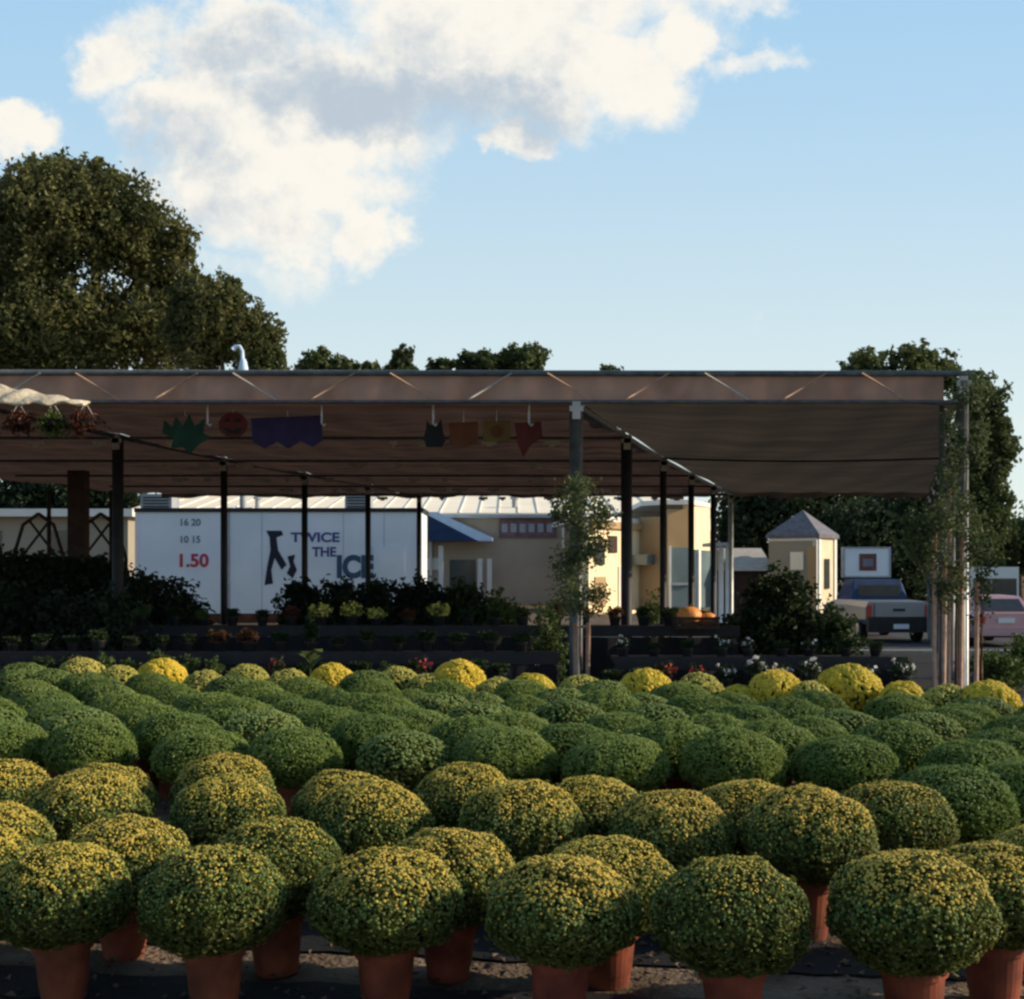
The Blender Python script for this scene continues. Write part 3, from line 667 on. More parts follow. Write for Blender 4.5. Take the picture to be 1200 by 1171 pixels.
# big-leaved seedling poking up by the first bench
def cabbage():
    b = P(362, 790, 14.5); t = thing('leafy_seedling', 'pale green broad-leaved seedling sticking up behind the flowering row', 'plant', (b.x, 14.5, 0))
    mb = MB(); mb.tube([(b.x, 14.5, 0), (b.x+.02, 14.5, .62)], .012, 6); mb.build('stem', M['shrub2'], t)
    for k in range(6):
        an = k*1.05+.3; c, s = math.cos(an), math.sin(an); o = Vector((b.x+.02, 14.5, .50+.02*k)); L_ = .2; vs = []
        for u, w, h in ((0, .01, 0), (.3, .05, .08), (.65, .07, .13), (1, .01, .10)):
            vs += [o+Vector((c*u*L_-s*w, s*u*L_+c*w, h)), o+Vector((c*u*L_+s*w, s*u*L_-c*w, h))]
        mkmesh('leaf', vs, [(0, 2, 3, 1), (2, 4, 5, 3), (4, 6, 7, 5)], M['shrub2'], t)
cabbage()

# bushes
def bush(label, px, d, py_top, wpx, m='shrub', n=2600, leaf=.10, seed=1, base=0, group=None, pot=True, cone=False, z0=None):
    z0 = gz(XX(px, d), d) if z0 is None else z0; zt = ZZ(py_top, d); x = XX(px, d); r = wpx/2/F*d; h = zt-z0; rg = np.random.default_rng(seed); rq = random.Random(seed); bl = []
    for k in range(7):
        f = k/6; rr_ = r*((1.05-.66*f) if cone else (1.0-.3*f)); an = rq.uniform(0, 6.28); off = (0 if cone else r*.35*(1-f))
        bl.append((x+math.cos(an)*off, d+math.sin(an)*off, z0+h*(.22+.56*f), rr_, rr_, h*.26))
    t = thing('shrub', label, 'shrub', (x, d, z0), group)
    p, nd = crown_points(bl, n, rg, 9, .22); p[:, 2] = np.maximum(p[:, 2], z0+.08); v, f_ = quads(p, nd, leaf, rg); mkmesh('foliage', v, f_, M[m], t)
    mb = MB(); mb.tube([(x, d, z0), (x+.02, d, z0+h*.7)], [.04, .015], 7); mb.build('stem', M['bark'], t)
    if pot: mb = MB(); mb.lathe([(.15, 0), (.2, .3), (.22, .31), (.22, .36), (.19, .36), (.18, .33)], (x, d, z0), 18); mb.build('pot', M['blackpot'], t)
gmid = 'dark shrubs in front of the white kiosk'
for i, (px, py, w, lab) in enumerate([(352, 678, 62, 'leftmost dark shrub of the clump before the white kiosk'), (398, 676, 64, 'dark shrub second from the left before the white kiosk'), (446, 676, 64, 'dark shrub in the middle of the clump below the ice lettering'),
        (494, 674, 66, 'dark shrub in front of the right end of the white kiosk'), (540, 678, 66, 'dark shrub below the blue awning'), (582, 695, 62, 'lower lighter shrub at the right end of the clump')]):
    bush(lab, px, 20.6, py, w*1.25, 'benchshade' if i < 4 else ('shrub' if i == 4 else 'shrub2'), 4200, .10, 40+i, group=gmid)
gleft = 'dark shrubs at the left under the canopy'
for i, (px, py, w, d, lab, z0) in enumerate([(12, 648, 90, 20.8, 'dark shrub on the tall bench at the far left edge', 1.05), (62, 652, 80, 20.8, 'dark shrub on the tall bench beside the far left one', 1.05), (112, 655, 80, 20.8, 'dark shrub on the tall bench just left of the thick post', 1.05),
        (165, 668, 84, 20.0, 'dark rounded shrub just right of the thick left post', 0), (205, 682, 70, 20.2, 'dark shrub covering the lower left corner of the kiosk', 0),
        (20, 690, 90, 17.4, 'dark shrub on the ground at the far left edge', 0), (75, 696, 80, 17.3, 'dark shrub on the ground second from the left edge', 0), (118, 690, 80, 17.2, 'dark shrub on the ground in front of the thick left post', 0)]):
    bush(lab, px, d, py, w*1.35, 'benchshade', 4600, .10, 60+i, group=gleft, z0=z0)
bush('large dark pyramidal shrub right of the canopy posts', 915, 18.6, 662, 165, 'shrub', 8000, .10, 81, cone=True)
bush('low dark shrub at the right foot of the pyramidal shrub', 975, 18.0, 712, 80, 'shrub', 2200, .09, 82)
bush('low dark shrub at the left foot of the pyramidal shrub', 858, 18.2, 718, 60, 'shrub', 1800, .09, 83)
bush('low green shrub on the ground right of the corner post', 1165, 17.0, 765, 90, 'shrub2', 2200, .07, 84, pot=False)
bush('low green shrub on the ground at the right edge', 1205, 19.0, 745, 80, 'shrub2', 1800, .07, 85, pot=False)
bush('small shrub with yellowish leaves at the centre post foot', 640, 17.0, 700, 60, 'shrub2', 1500, .06, 86)
bush('thin shrub with light leaves between the two back posts', 768, 23.0, 690, 40, 'shrub2', 900, .07, 87)

# orange pumpkins stacked on a crate
def pumpkins():
    d = 17.6
    mb = MB(); c = P(815, 750, d)
    t = thing('wooden_crate', 'low wooden crate carrying two orange pumpkins', 'crate', (c.x, d, .80))
    for k in range(3): m2 = MB(); m2.b2(c.x-.3, c.x+.3, d-.2, d-.18, .81+k*.06, .855+k*.06); m2.build('slat', M['wood'], t)
    for s in (-1, 1): m2 = MB(); m2.b2(c.x+s*.28-.015, c.x+s*.28+.015, d-.178, d+.2, .81, .98); m2.build('side_board', M['wood'], t)
    m2 = MB(); m2.b2(c.x-.26, c.x+.26, d-.17, d+.2, .802, .83); m2.build('base_board', M['wood'], t)
    t2 = bench
    for dx, r_, lab in ((-.08, .17, 'larger orange pumpkin on the left of the crate'), (.17, .12, 'smaller orange pumpkin on the right of the crate')):
        q = thing('pumpkin', lab, 'pumpkin', (c.x+dx, d, .832), 'pumpkins on the crate'); vs = []; fs = []; n = 30
        for i in range(11):
            th = math.pi*i/10
            for k in range(n):
                ph = 2*math.pi*k/n; rad = r_*math.sin(th)**.85*(1+.07*abs(math.cos(ph*5))-.04) if 0 < i < 10 else .002
                vs.append((c.x+dx+rad*math.cos(ph), d+rad*math.sin(ph), .832+r_*.82*(1+math.cos(th))*1.0))
        for i in range(10):
            for k in range(n): fs.append((i*n+k, i*n+(k+1) % n, (i+1)*n+(k+1) % n, (i+1)*n+k))
        mkmesh('rind', vs, fs, M['pumpkin'], q, True)
        m3 = MB(); m3.tube([(c.x+dx, d, .832+r_*1.6), (c.x+dx+.02, d, .832+r_*1.9)], [.02, .013], 7); m3.build('stalk', M['shrub2'], q)
pumpkins()

# trellis frames and thick timber post at the far left
def trellis():
    for i, (px, lab) in enumerate(((45, 'dark arched trellis frame at the left before the beige wall'), (118, 'dark arched trellis frame just left of the thick canopy post'))):
        d = 24.0; t = thing('trellis_frame', lab, 'trellis', (XX(px, d), d, 0), 'trellis frames at the left')
        for s in (-1, 1):
            mb = MB(); mb.tube([(XX(px+s*30, d), d, 0), (XX(px+s*30, d), d, ZZ(655, d)), (XX(px+s*18, d), d, ZZ(615, d)), (XX(px, d), d, ZZ(602, d))], .035, 7); mb.build('arch_rail', M['wood'], t, True)
            mb = MB(); mb.tube([(XX(px-s*28, d), d+.05, ZZ(662, d)), (XX(px+s*12, d), d+.05, ZZ(610, d))], .025, 6); mb.build('brace', M['wood'], t, True)
        mb = MB(); mb.tube([(XX(px+12, d), d+.02, 0), (XX(px+12, d), d+.02, ZZ(575, d))], .04, 7); mb.build('upright', M['wood'], t, True)
    d = 23.2; mb = MB(); x = XX(92, d); mb.b2(x-.15, x+.15, d-.15, d+.15, 0, 3.4); o = mb.build('timber_post', M['wood']); tag(o, 'thick dark brown timber post at the left under the canopy', 'post')
trellis()

# ------------------------------------------------------------------ kiosk
def textobj(txt, px, py, h_px, d, y, m, parent, name='lettering', align='LEFT', bold=.0, xs=1.0):
    cu = bpy.data.curves.new(name, 'FONT'); cu.body = txt; cu.size = h_px/F*d/.72; cu.extrude = .003; cu.offset = bold*.9; cu.align_x = align
    o = bpy.data.objects.new(name, cu); C.objects.link(o)
    me = bpy.data.meshes.new_from_object(o); bpy.data.objects.remove(o)
    me.materials.clear(); me.materials.append(M[m])
    o = bpy.data.objects.new(name, me); C.objects.link(o); o.parent = parent
    for v in me.vertices: v.co.x *= xs
    o.rotation_euler = (R(90), 0, 0); o.location = Vector((XX(px, d), y, ZZ(py, d)))-world_loc(parent); return o
def kiosk():
    d = 38.0; x0, x1 = XX(160, d), XX(494, d); zt = ZZ(597, d); t = thing('ice_kiosk', 'long white vending kiosk with blue and black lettering behind the canopy', 'kiosk', ((x0+x1)/2, d, 0))
    mb = MB(); mb.b2(x0, x1, d, d+2.5, .05, zt-.08); mb.build('wall', M['white'], t)
    mb = MB(); mb.b2(x0-.06, x1+.06, d-.06, d+2.56, zt-.08, zt+.04); mb.build('roof', M['darksteel'], t)
    for px in (160, 268, 357, 432, 491): mb = MB(); x = XX(px, d); mb.b2(x-.04, x+.04, d-.03, d-.002, .05, zt-.082); mb.build('panel_joint', M['frame' if px in (160, 491) else 'greyunit'], t)
    mb = MB(); mb.b2(x0, x1, d-.04, d-.003, -.1, .28); mb.build('skirt', M['redleaf'], t)
    mb = MB()
    for k in range(2, 7): x = x0+(x1-x0)*k/7+.1; mb.b2(x-.006, x+.006, d-.006, d-.001, .3, zt-.1)
    mb.build('seams', M['greyunit'], t)
    mb = MB(); mb.b2(XX(438, d), XX(478, d), d-.05, d-.002, ZZ(700, d), ZZ(640, d)+.0); mb.b2(XX(442, d), XX(474, d), d-.06, d-.051, ZZ(672, d), ZZ(646, d)); mb.build('hatch', M['white'], t)
    textobj('16 20', 210, 616, 8, d, d-.006, 'txtgrey', t, bold=.008); textobj('10 15', 210, 636, 8, d, d-.006, 'txtgrey', t, bold=.008)
    textobj('1.50', 207, 664, 15, d, d-.006, 'txtred', t, bold=.02, xs=1.05)
    textobj('TWICE', 341, 635, 11, d, d-.006, 'txtblue', t, bold=.015, xs=1.2); textobj('THE', 366, 652, 11, d, d-.006, 'txtblue', t, bold=.015)
    textobj('ICE', 394, 676, 25, d, d-.006, 'txtteal', t, bold=.05, xs=.86)
    e = [(312, 622), (330, 622), (332, 627), (324, 630), (326, 645), (336, 662), (330, 668), (322, 654), (318, 668), (320, 684), (310, 686), (313, 665), (317, 645), (316, 630)]
    MB().prism([P(a, b, d)-Vector((0, .012, 0)) for a, b in e], (0, .01, 0)).build('emblem', M['txtblack'], t)
    e = [(337, 652), (346, 650), (344, 658), (348, 668), (343, 678), (336, 672), (340, 664)]
    MB().prism([P(a, b, d)-Vector((0, .012, 0)) for a, b in e], (0, .01, 0)).build('emblem', M['txtblack'], t)
    for px0, px1, py in ((160, 197, 578), (402, 432, 574)):
        u = thing('rooftop_unit', 'wide grey rooftop unit at the left end of the kiosk' if px0 == 160 else 'small grey rooftop unit above the ice lettering', 'air conditioner', (XX(px0, d), d+.6, zt+.04), 'rooftop units on the kiosk')
        mb = MB(); mb.b2(XX(px0, d), XX(px1, d), d+.4, d+1.3, zt+.042, ZZ(py, d)); mb.build('casing', M['greyunit'], u)
        mb = MB()
        for k in range(4): z = zt+.08+k*.09; mb.b2(XX(px0, d)+.08, XX(px1, d)-.08, d+.38, d+.398, z, z+.04)
        mb.build('grille', M['darksteel'], u)
kiosk()

# ------------------------------------------------------------------ long cream-roofed building with tan walls
def tan_store():
    d = 56.0; z_e = ZZ(603, d); z_r = ZZ(581, d+7); t = thing('store_building', 'long tan store with a sunlit cream roof behind the kiosk', 'building', (XX(500, d), d, 0))
    x0, x1 = XX(150, d), XX(812, d)
    mb = MB(); mb.b2(x0, x1, d, d+16, -.7, z_e-.1); mb.build('wall', M['tan'], t)
    mb = MB(); mb.prism([(x0-.3, d-.4, z_e-.1), (x0-.3, d+8, z_r-.1), (x0-.3, d+16.4, z_e-.1), (x0-.3, d+16.4, z_e+.05), (x0-.3, d+8, z_r+.05), (x0-.3, d-.4, z_e+.05)], (x1-x0+.6, 0, 0)); rf = mb.build('roof', M['cream_roof'], t)
    mb = MB()
    for k in range(30): x = x0+k*(x1-x0)/29; mb.prism([(x, d-.38, z_e+.052), (x, d+7.9, z_r+.052), (x, d+7.9, z_r+.09), (x, d-.38, z_e+.09)], (.05, 0, 0))
    mb.build('roof_seams', M['frame'], rf)
    for px in (302, 603):
        mb = MB(); p = P(px, 592, d+2); mb.lathe([(.12, -.3), (.12, .25), (.2, .27), (.2, .36), (.05, .42)], p, 10); mb.build('roof_vent', M['greyunit'], t)
    mb = MB(); mb.b2(XX(585, d), XX(652, d), d-.12, d-.002, ZZ(630, d), ZZ(608, d)); sg = mb.build('sign_board', M['signpurple'], t)
    mb = MB(); mb.b2(x0-.3, x1+.3, d-.56, d-.41, z_e-.16, z_e-.02); mb.build('gutter', M['greyunit'], rf)
    for px in (505, 660): mb = MB(); mb.tube([(XX(px, d), d-.10, -.5), (XX(px, d), d-.10, z_e-.2)], .06, 8); mb.build('downpipe', M['frame'], t)
    mb = MB()
    for k in range(6): a_ = XX(588+k*10.5, d); mb.b2(a_, a_+.25, d-.14, d-.121, ZZ(624, d), ZZ(614, d))
    mb.build('letter_block', M['greyunit'], sg)
    # porch bay: shopfront frame and dark glass
    for a, b, c, e, m in ((527, 557, 656, 700, 'glass'),): mb = MB(); mb.b2(XX(a, d), XX(b, d), d-.05, d-.002, ZZ(e, d), ZZ(c, d)); mb.build('shop_window', M[m], t)
    for a in (518, 563, 574): mb = MB(); mb.b2(XX(a, d)-.1, XX(a, d)+.1, d-.9, d-.7, -.2, ZZ(640 if a == 518 else 655, d)); mb.build('porch_post', M['frame'], t)
    mb = MB(); mb.b2(XX(497, d), XX(516, d), d-.06, d-.003, ZZ(668, d), ZZ(654, d)); mb.build('window', M['frame'], t)
    # awning: pale top sloping down to the right, navy end
    a, b, c = P(495, 599, d-1.6), P(548, 608, d-1.6), P(577, 633, d-1.6)
    aw = thing('awning', 'pale blue sloping awning with navy end left of the tan wall', 'awning', (a.x, d-1.6, 0))
    MB().prism([P(494, 600, d-1.6), P(512, 600, d-1.6), P(577, 630, d-1.6), P(577, 634, d-1.6), P(560, 634, d-1.6)], (0, 1.3, 0)).build('top_panel', M['paleblue'], aw)
    MB().prism([P(494, 601.5, d-1.62), P(560, 634, d-1.62), P(494, 634, d-1.62)], (0, 1.25, 0)).build('end_panel', M['navy'], aw)
tan_store()

def wall_seg(mb, a, b, py0, py1, th=.3, zbot=None):
    # a, b = (column, distance): a straight wall between the two plan points
    A = Vector((XX(a[0], a[1]), a[1], 0)); B = Vector((XX(b[0], b[1]), b[1], 0)); t = (B-A).normalized(); n = Vector((-t.y, t.x, 0))*th
    z1 = ZZ(py0, (a[1]+b[1])/2); z0 = ZZ(py1, (a[1]+b[1])/2) if zbot is None else zbot
    return mb.prism([A+Vector((0, 0, z0)), B+Vector((0, 0, z0)), B+Vector((0, 0, z1)), A+Vector((0, 0, z1))], n), A, B, t, z0, z1
def yellow_store():
    t = thing('yellow_building', 'yellow plastered shop with angled walls catching the sun', 'building', (XX(760, 48), 48, 0))
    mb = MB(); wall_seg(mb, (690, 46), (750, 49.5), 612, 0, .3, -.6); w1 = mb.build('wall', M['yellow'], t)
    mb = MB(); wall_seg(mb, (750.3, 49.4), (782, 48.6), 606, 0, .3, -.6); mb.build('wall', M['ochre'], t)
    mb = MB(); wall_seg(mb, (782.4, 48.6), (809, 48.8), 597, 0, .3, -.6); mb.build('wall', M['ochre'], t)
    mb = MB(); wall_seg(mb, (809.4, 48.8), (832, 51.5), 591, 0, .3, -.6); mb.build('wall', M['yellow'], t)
    # roof slabs
    mb = MB()
    A, B, Cc, D, E = [Vector((XX(p, d), d, 0)) for p, d in ((688, 45.8), (751, 49.6), (782, 48.4), (810, 48.5), (834, 51.6))]
    z = ZZ(607, 47)
    for poly, zz in (((A, B, B+Vector((-1, 8, 0)), A+Vector((-1, 8, 0))), ZZ(612, 47.7)+.01), ((B, Cc, D, E, E+Vector((0, 8, 0)), B+Vector((0, 8, 0))), ZZ(590, 47.5)+.01)):
        mb.prism([p+Vector((0, 0, zz)) for p in poly], (0, 0, .18))
    mb.build('roof', M['frame'], t)
    def opening(name, c0, c1, p0, p1, d, m, proud=.02, fr=True):
        w = MB(); w.b2(XX(c0, d), XX(c1, d), d-.03, d, ZZ(p1, d), ZZ(p0, d)); o = w.build(name, M[m], t)
        if fr:
            f = MB(); X0, X1, Z0, Z1 = XX(c0, d), XX(c1, d), ZZ(p1, d), ZZ(p0, d)
            f.b2(X0-.08, X0, d-.06, d, Z0, Z1); f.b2(X1, X1+.08, d-.06, d, Z0, Z1); f.b2(X0-.08, X1+.08, d-.06, d, Z1, Z1+.08); f.b2((X0+X1)/2-.03, (X0+X1)/2+.03, d-.05, d-.031, Z0, Z1)
            f.build('frame', M['frame'], o)
        return o
    def on_wall(name, a, b, u0, u1, py0, py1, m, proud=.05):
        A = Vector((XX(a[0], a[1]), a[1], 0)); B = Vector((XX(b[0], b[1]), b[1], 0)); tt = (B-A); n = Vector((tt.y, -tt.x, 0)).normalized()*proud; p = A+tt*u0; q = A+tt*u1; dm = (p.y+q.y)/2
        zs = (ZZ(py1, dm), ZZ(py0, dm)); w = MB(); w.prism([p+Vector((0, 0, zs[0])), q+Vector((0, 0, zs[0])), q+Vector((0, 0, zs[1])), p+Vector((0, 0, zs[1]))], n); return w.build(name, M[m], t)
    W1 = ((690, 46), (750, 49.5))
    on_wall('window', *W1, .36, .52, 628, 648, 'wood'); on_wall('door', *W1, .55, .8, 664, 712, 'frame'); on_wall('window', *W1, .10, .28, 640, 662, 'glass')
    on_wall('window', *W1, .10, .3, 676, 712, 'ochre'); on_wall('awning', *W1, .8, .99, 650, 662, 'blueglass', .7); on_wall('ledge', *W1, .0, .8, 716, 720, 'yellow', .4)
    on_wall('ledge', *W1, .0, .999, 612, 620, 'ochre', .15)
    on_wall('glazed_front', (782.4, 48.6), (809, 48.8), .05, .95, 642, 712, 'blueglass', .12); on_wall('mullion', (782.4, 48.6), (809, 48.8), .0, .08, 640, 715, 'frame', .2)
    on_wall('transom', (782.4, 48.6), (809, 48.8), .1, .95, 683, 686, 'greyunit', .2)
    on_wall('glazed_front', (809.4, 48.8), (832, 51.5), .05, .95, 645, 712, 'blueglass', .12); on_wall('mullion', (809.4, 48.8), (832, 51.5), .1, .2, 644, 715, 'frame', .25)
    for px in (837, 845, 853): mb = MB(); d = 44; mb.tube([(XX(px, d), d, -.6), (XX(px, d), d, ZZ(640, d))], .09, 8); mb.build('porch_column', M['frame'], t, True)
    mb = MB(); mb.b2(XX(833, 44), XX(858, 44), 43.8, 46, ZZ(640, 44), ZZ(636, 44)); mb.build('porch_roof', M['greyunit'], t)
yellow_store()

def tower_house():
    d = 52.0; t = thing('tower_house', 'small house with grey pyramid roof and a sunlit yellow side', 'house', (XX(940, d), d, -.6))
    # rotated square tower: left face to the camera, right face to the sun
    A, B, Cc = Vector((XX(902, 52), 52, 0)), Vector((XX(958, 50.6), 50.6, 0)), Vector((XX(979, 52.6), 52.6, 0)); D = A+(Cc-B)
    z0, z1 = -.7, ZZ(631, 51.5)
    def wl_(P_, Q, m, n='wall'):
        mb = MB(); tt = (Q-P_).normalized(); nn = Vector((-tt.y, tt.x, 0))*.2; mb.prism([P_+Vector((0, 0, z0)), Q+Vector((0, 0, z0)), Q+Vector((0, 0, z1)), P_+Vector((0, 0, z1))], nn); return mb.build(n, M[m], t)
    wl_(A, B, 'tan_left'); wl_(B+Vector((.004, .004, 0)), Cc, 'sunlit_wall_tone'); wl_(D, A+Vector((0, .22, 0)), 'tan_left'); wl_(Cc, D, 'tan_left')  # sun side lighter, other sides darker: light and shade put into wall colours
    ctr = (A+B+Cc+D)/4; ap = Vector((ctr.x, ctr.y, ZZ(597, 51.8))); cs = []
    for q in (A, B, Cc, D): e = ctr+(q-ctr)*1.12; cs.append(Vector((e.x, e.y, z1)))
    MB().add(cs+[q+Vector((0, 0, .15)) for q in cs]+[ap], [(0, 3, 2, 1), (0, 1, 5, 4), (1, 2, 6, 5), (2, 3, 7, 6), (3, 0, 4, 7), (4, 5, 8), (5, 6, 8), (6, 7, 8), (7, 4, 8)]).build('roof', M['greyroof'], t)
    def onw(P_, Q, u0, u1, py0, py1, m, nme):
        tt = Q-P_; n = Vector((tt.y, -tt.x, 0)).normalized()*.06; p, q = P_+tt*u0, P_+tt*u1; dm = (p.y+q.y)/2; a, b = ZZ(py1, dm), ZZ(py0, dm)
        return MB().prism([p+Vector((0, 0, a)), q+Vector((0, 0, a)), q+Vector((0, 0, b)), p+Vector((0, 0, b))], n).build(nme, M[m], t)
    w_ = onw(A, B, .45, .72, 647, 668, 'cream_roof', 'window'); onw(A, B, .0, .985, 631, 634, 'frame', 'eave_board'); onw(A, B, .80, .98, 640, 720, 'ochre', 'wall_panel'); onw(A, B, .99, 1.0, 632, 740, 'frame', 'corner_trim')
    onw(B, Cc, .02, .12, 632, 740, 'frame', 'corner_trim'); onw(B, Cc, .88, 1.0, 632, 740, 'frame', 'corner_trim'); onw(B, Cc, .35, .6, 655, 690, 'glass', 'window')
    mb = MB(); x0, x1 = XX(856, 53), XX(904, 53); mb.b2(x0, x1, 52.5, 58, -.7, ZZ(668, 53)); mb.build('wing_wall', M['wood'], t)
    MB().prism([(x0-.2, 52.2, ZZ(669, 53)), (x0-.2, 55.2, ZZ(642, 54)), (x0-.2, 58.2, ZZ(669, 53))], (x1-x0+.2, 0, 0)).build('wing_roof', M['concrete'], t)
tower_house()
def beige_left():
    d = 45.0; t = thing('beige_building', 'low beige building with white eave at the far left', 'building', (XX(70, d), d, 0)); x0, x1 = XX(-80, d), XX(150, d)
    mb = MB(); mb.b2(x0, x1, d, d+8, -.1, ZZ(606, d)); mb.build('wall', M['tan_left'], t)
    mb = MB(); mb.b2(x0-.3, x1+.3, d-.5, d+8.3, ZZ(606, d)+.004, ZZ(597, d)); mb.build('roof', M['frame'], t)
    for px in (-20, 60): mb = MB(); mb.b2(XX(px, d), XX(px+22, d), d-.04, d-.002, ZZ(650, d), ZZ(622, d)); mb.build('window', M['glass'], t)
beige_left()

# ------------------------------------------------------------------ sign, lamp
def sign():
    d = 48.0; t = thing('roadside_sign', 'white boxed roadside sign with a brown square emblem', 'sign', (XX(1015, d), d, -.6)); a, b = P(990, 675, d), P(1042, 643, d)
    mb = MB(); mb.b2(a.x, b.x, d, d+.3, a.z, b.z); mb.build('board', M['white'], t)
    mb = MB(); e = .06
    mb.b2(a.x-e, b.x+e, d-.03, d+.32, b.z, b.z+e); mb.b2(a.x-e, b.x+e, d-.03, d+.32, a.z-e, a.z); mb.b2(a.x-e, a.x, d-.03, d+.32, a.z, b.z); mb.b2(b.x, b.x+e, d-.03, d+.32, a.z, b.z); mb.build('frame', M['greyunit'], t)
    mb = MB(); mb.b2(XX(1007, d), XX(1027, d), d-.02, d-.002, ZZ(669, d), ZZ(649, d)); em = mb.build('emblem', M['logo'], t)
    mb = MB(); mb.b2(XX(1011, d), XX(1023, d), d-.03, d-.021, ZZ(664, d), ZZ(655, d)); mb.build('emblem_bar', M['txtgrey'], em)
    for px in (998, 1034): mb = MB(); mb.tube([(XX(px, d), d+.15, -.6), (XX(px, d), d+.15, a.z-.061)], .08, 8); mb.build('post', M['darksteel'], t, True)
sign()
def lamp():
    d = 44.0; x = XX(285, d); t = thing('street_lamp', 'pale blue-grey lamp with a curved neck in front of the oak', 'street lamp', (x, d, 0))
    mb = MB(); mb.tube([(x, d, 0), (x, d, ZZ(440, d))], [.14, .10], 10); mb.build('pole', M['greyunit'], t, True)
    mb = MB(); mb.lathe([(.16, 0), (.17, .25), (.12, .5), (.07, .6)], (x, d, ZZ(441, d)), 12); mb.build('collar', M['paleblue'], t, True)
    pts = [(x-.02, d, ZZ(425, d)), (x-.03, d, ZZ(412, d)), (x-.12, d, ZZ(406, d)), (x-.27, d, ZZ(406, d)), (x-.35, d, ZZ(410, d))]
    mb = MB(); mb.tube(pts, [.07, .06, .06, .06, .09], 8); mb.build('neck', M['paleblue'], t, True)
lamp()
def basket(px, label, m, seed):
    d = 15.9; c = P(px, 494, d); t = thing('hanging_basket', label, 'hanging basket', c, 'baskets under the left end of the canopy'); rg = np.random.default_rng(seed)
    p, nd = crown_points([(c.x, d, c.z+.04, .2, .16, .10), (c.x, d, c.z-.06, .23, .16, .12)], 420, rg, 6, .3); v, f = quads(p, nd, .06, rg); mkmesh('foliage', v, f, M[m], t)
    mb = MB(); mb.lathe([(.05, -.12), (.12, -.05), (.14, .02), (.13, .02)], c, 14); mb.build('bowl', M['blackpot'], t)
    for k in range(3): a = k*2.1; mb = MB(); mb.tube([c+Vector((.13*math.cos(a), .13*math.sin(a), .02)), (c.x, d, 3.70)], .005, 4); mb.build('wire', M['clip'], t)
basket(22, 'hanging basket with reddish leaves at the far left end', 'redleaf', 5); basket(62, 'leafy hanging basket below the middle of the cream cloth', 'shrub2', 6); basket(100, 'hanging basket at the right tip of the cream cloth', 'redleaf', 7)

# ------------------------------------------------------------------ vehicles (seen from behind)
def wheel(t, x, y, z, r=.36, w=.22):
    mb = MB(); mb.tube([(x-w/2, y, z+r), (x+w/2, y, z+r)], r, 20); o = mb.build('wheel', M['rubber'], t)
    mb = MB(); mb.tube([(x-w/2-.01, y, z+r), (x+w/2+.01, y, z+r)], r*.55, 14); mb.build('rim', M['chrome'], o)
def loft(mb, secs):   # secs: list of (y, [(x,z)...]) outlines of equal length
    n = len(secs[0][1]); vs = [(x, y, z) for y, o in secs for x, z in o]; fs = []
    for i in range(len(secs)-1):
        for k in range(n): fs.append((i*n+k, i*n+(k+1) % n, (i+1)*n+(k+1) % n, (i+1)*n+k))
    fs += [tuple(range(n))[::-1], tuple(range((len(secs)-1)*n, len(secs)*n))]; mb.add(vs, fs)
def outline(cx, w0, w1, z0, z1, z2):  # lower width w0, waist w1
    return [(cx-w0/2, z0), (cx+w0/2, z0), (cx+w1/2, z0+.15), (cx+w1/2, z1), (cx+w1/2-.08, z2), (cx-w1/2+.08, z2), (cx-w1/2, z1), (cx-w1/2, z0+.15)]
def pickup():
    d = 38.0; x = XX(1053, d); g = gz(x, d)+.006; t = thing('pickup_truck', 'silver pickup truck with dark bumper parked left of the saplings', 'pickup truck', (x, d, g))
    mb = MB(); loft(mb, [(d, outline(x, 1.75, 1.95, g+.55, g+1.05, g+1.22)), (d+2.0, outline(x, 1.75, 1.97, g+.5, g+1.08, g+1.24)), (d+3.8, outline(x, 1.75, 1.97, g+.45, g+1.05, g+1.2)), (d+5.3, outline(x, 1.7, 1.85, g+.5, g+.95, g+1.05))]); mb.build('body', M['silver'], t)
    mb = MB(); loft(mb, [(d+2.0, outline(x, 1.7, 1.7, g+1.2, g+1.35, g+1.5)), (d+2.25, outline(x, 1.6, 1.6, g+1.2, g+1.7, g+1.86)), (d+3.4, outline(x, 1.6, 1.55, g+1.2, g+1.7, g+1.86)), (d+4.1, outline(x, 1.6, 1.6, g+1.18, g+1.2, g+1.25))]); cb = mb.build('cab', M['navy'], t)
    mb = MB(); mb.box((x, d+2.02, g+1.52), (1.3, .05, .34)); mb.build('rear_window', M['glass'], cb)
    mb = MB(); mb.box((x, d-.03, g+.92), (1.42, .05, .5)); tg = mb.build('tailgate', M['silver'], t); mb = MB(); mb.box((x, d-.065, g+.98), (.35, .02, .08)); mb.build('handle', M['darksteel'], tg)
    mb = MB(); mb.box((x, d-.14, g+.55), (1.92, .22, .46)); mb.build('bumper', M['darksteel'], t)
    mb = MB(); mb.box((x, d-.27, g+.50), (.45, .02, .14)); mb.build('licence_plate', M['white'], t)
    for s in (-1, 1): mb = MB(); mb.box((x+s*.87, d-.02, g+.95), (.14, .06, .36)); mb.build('taillight', M['taillight'], t)
    for s in (-1, 1):
        for yy_ in (1.0, 4.4): wheel(t, x+s*.84, d+yy_, g)
pickup()
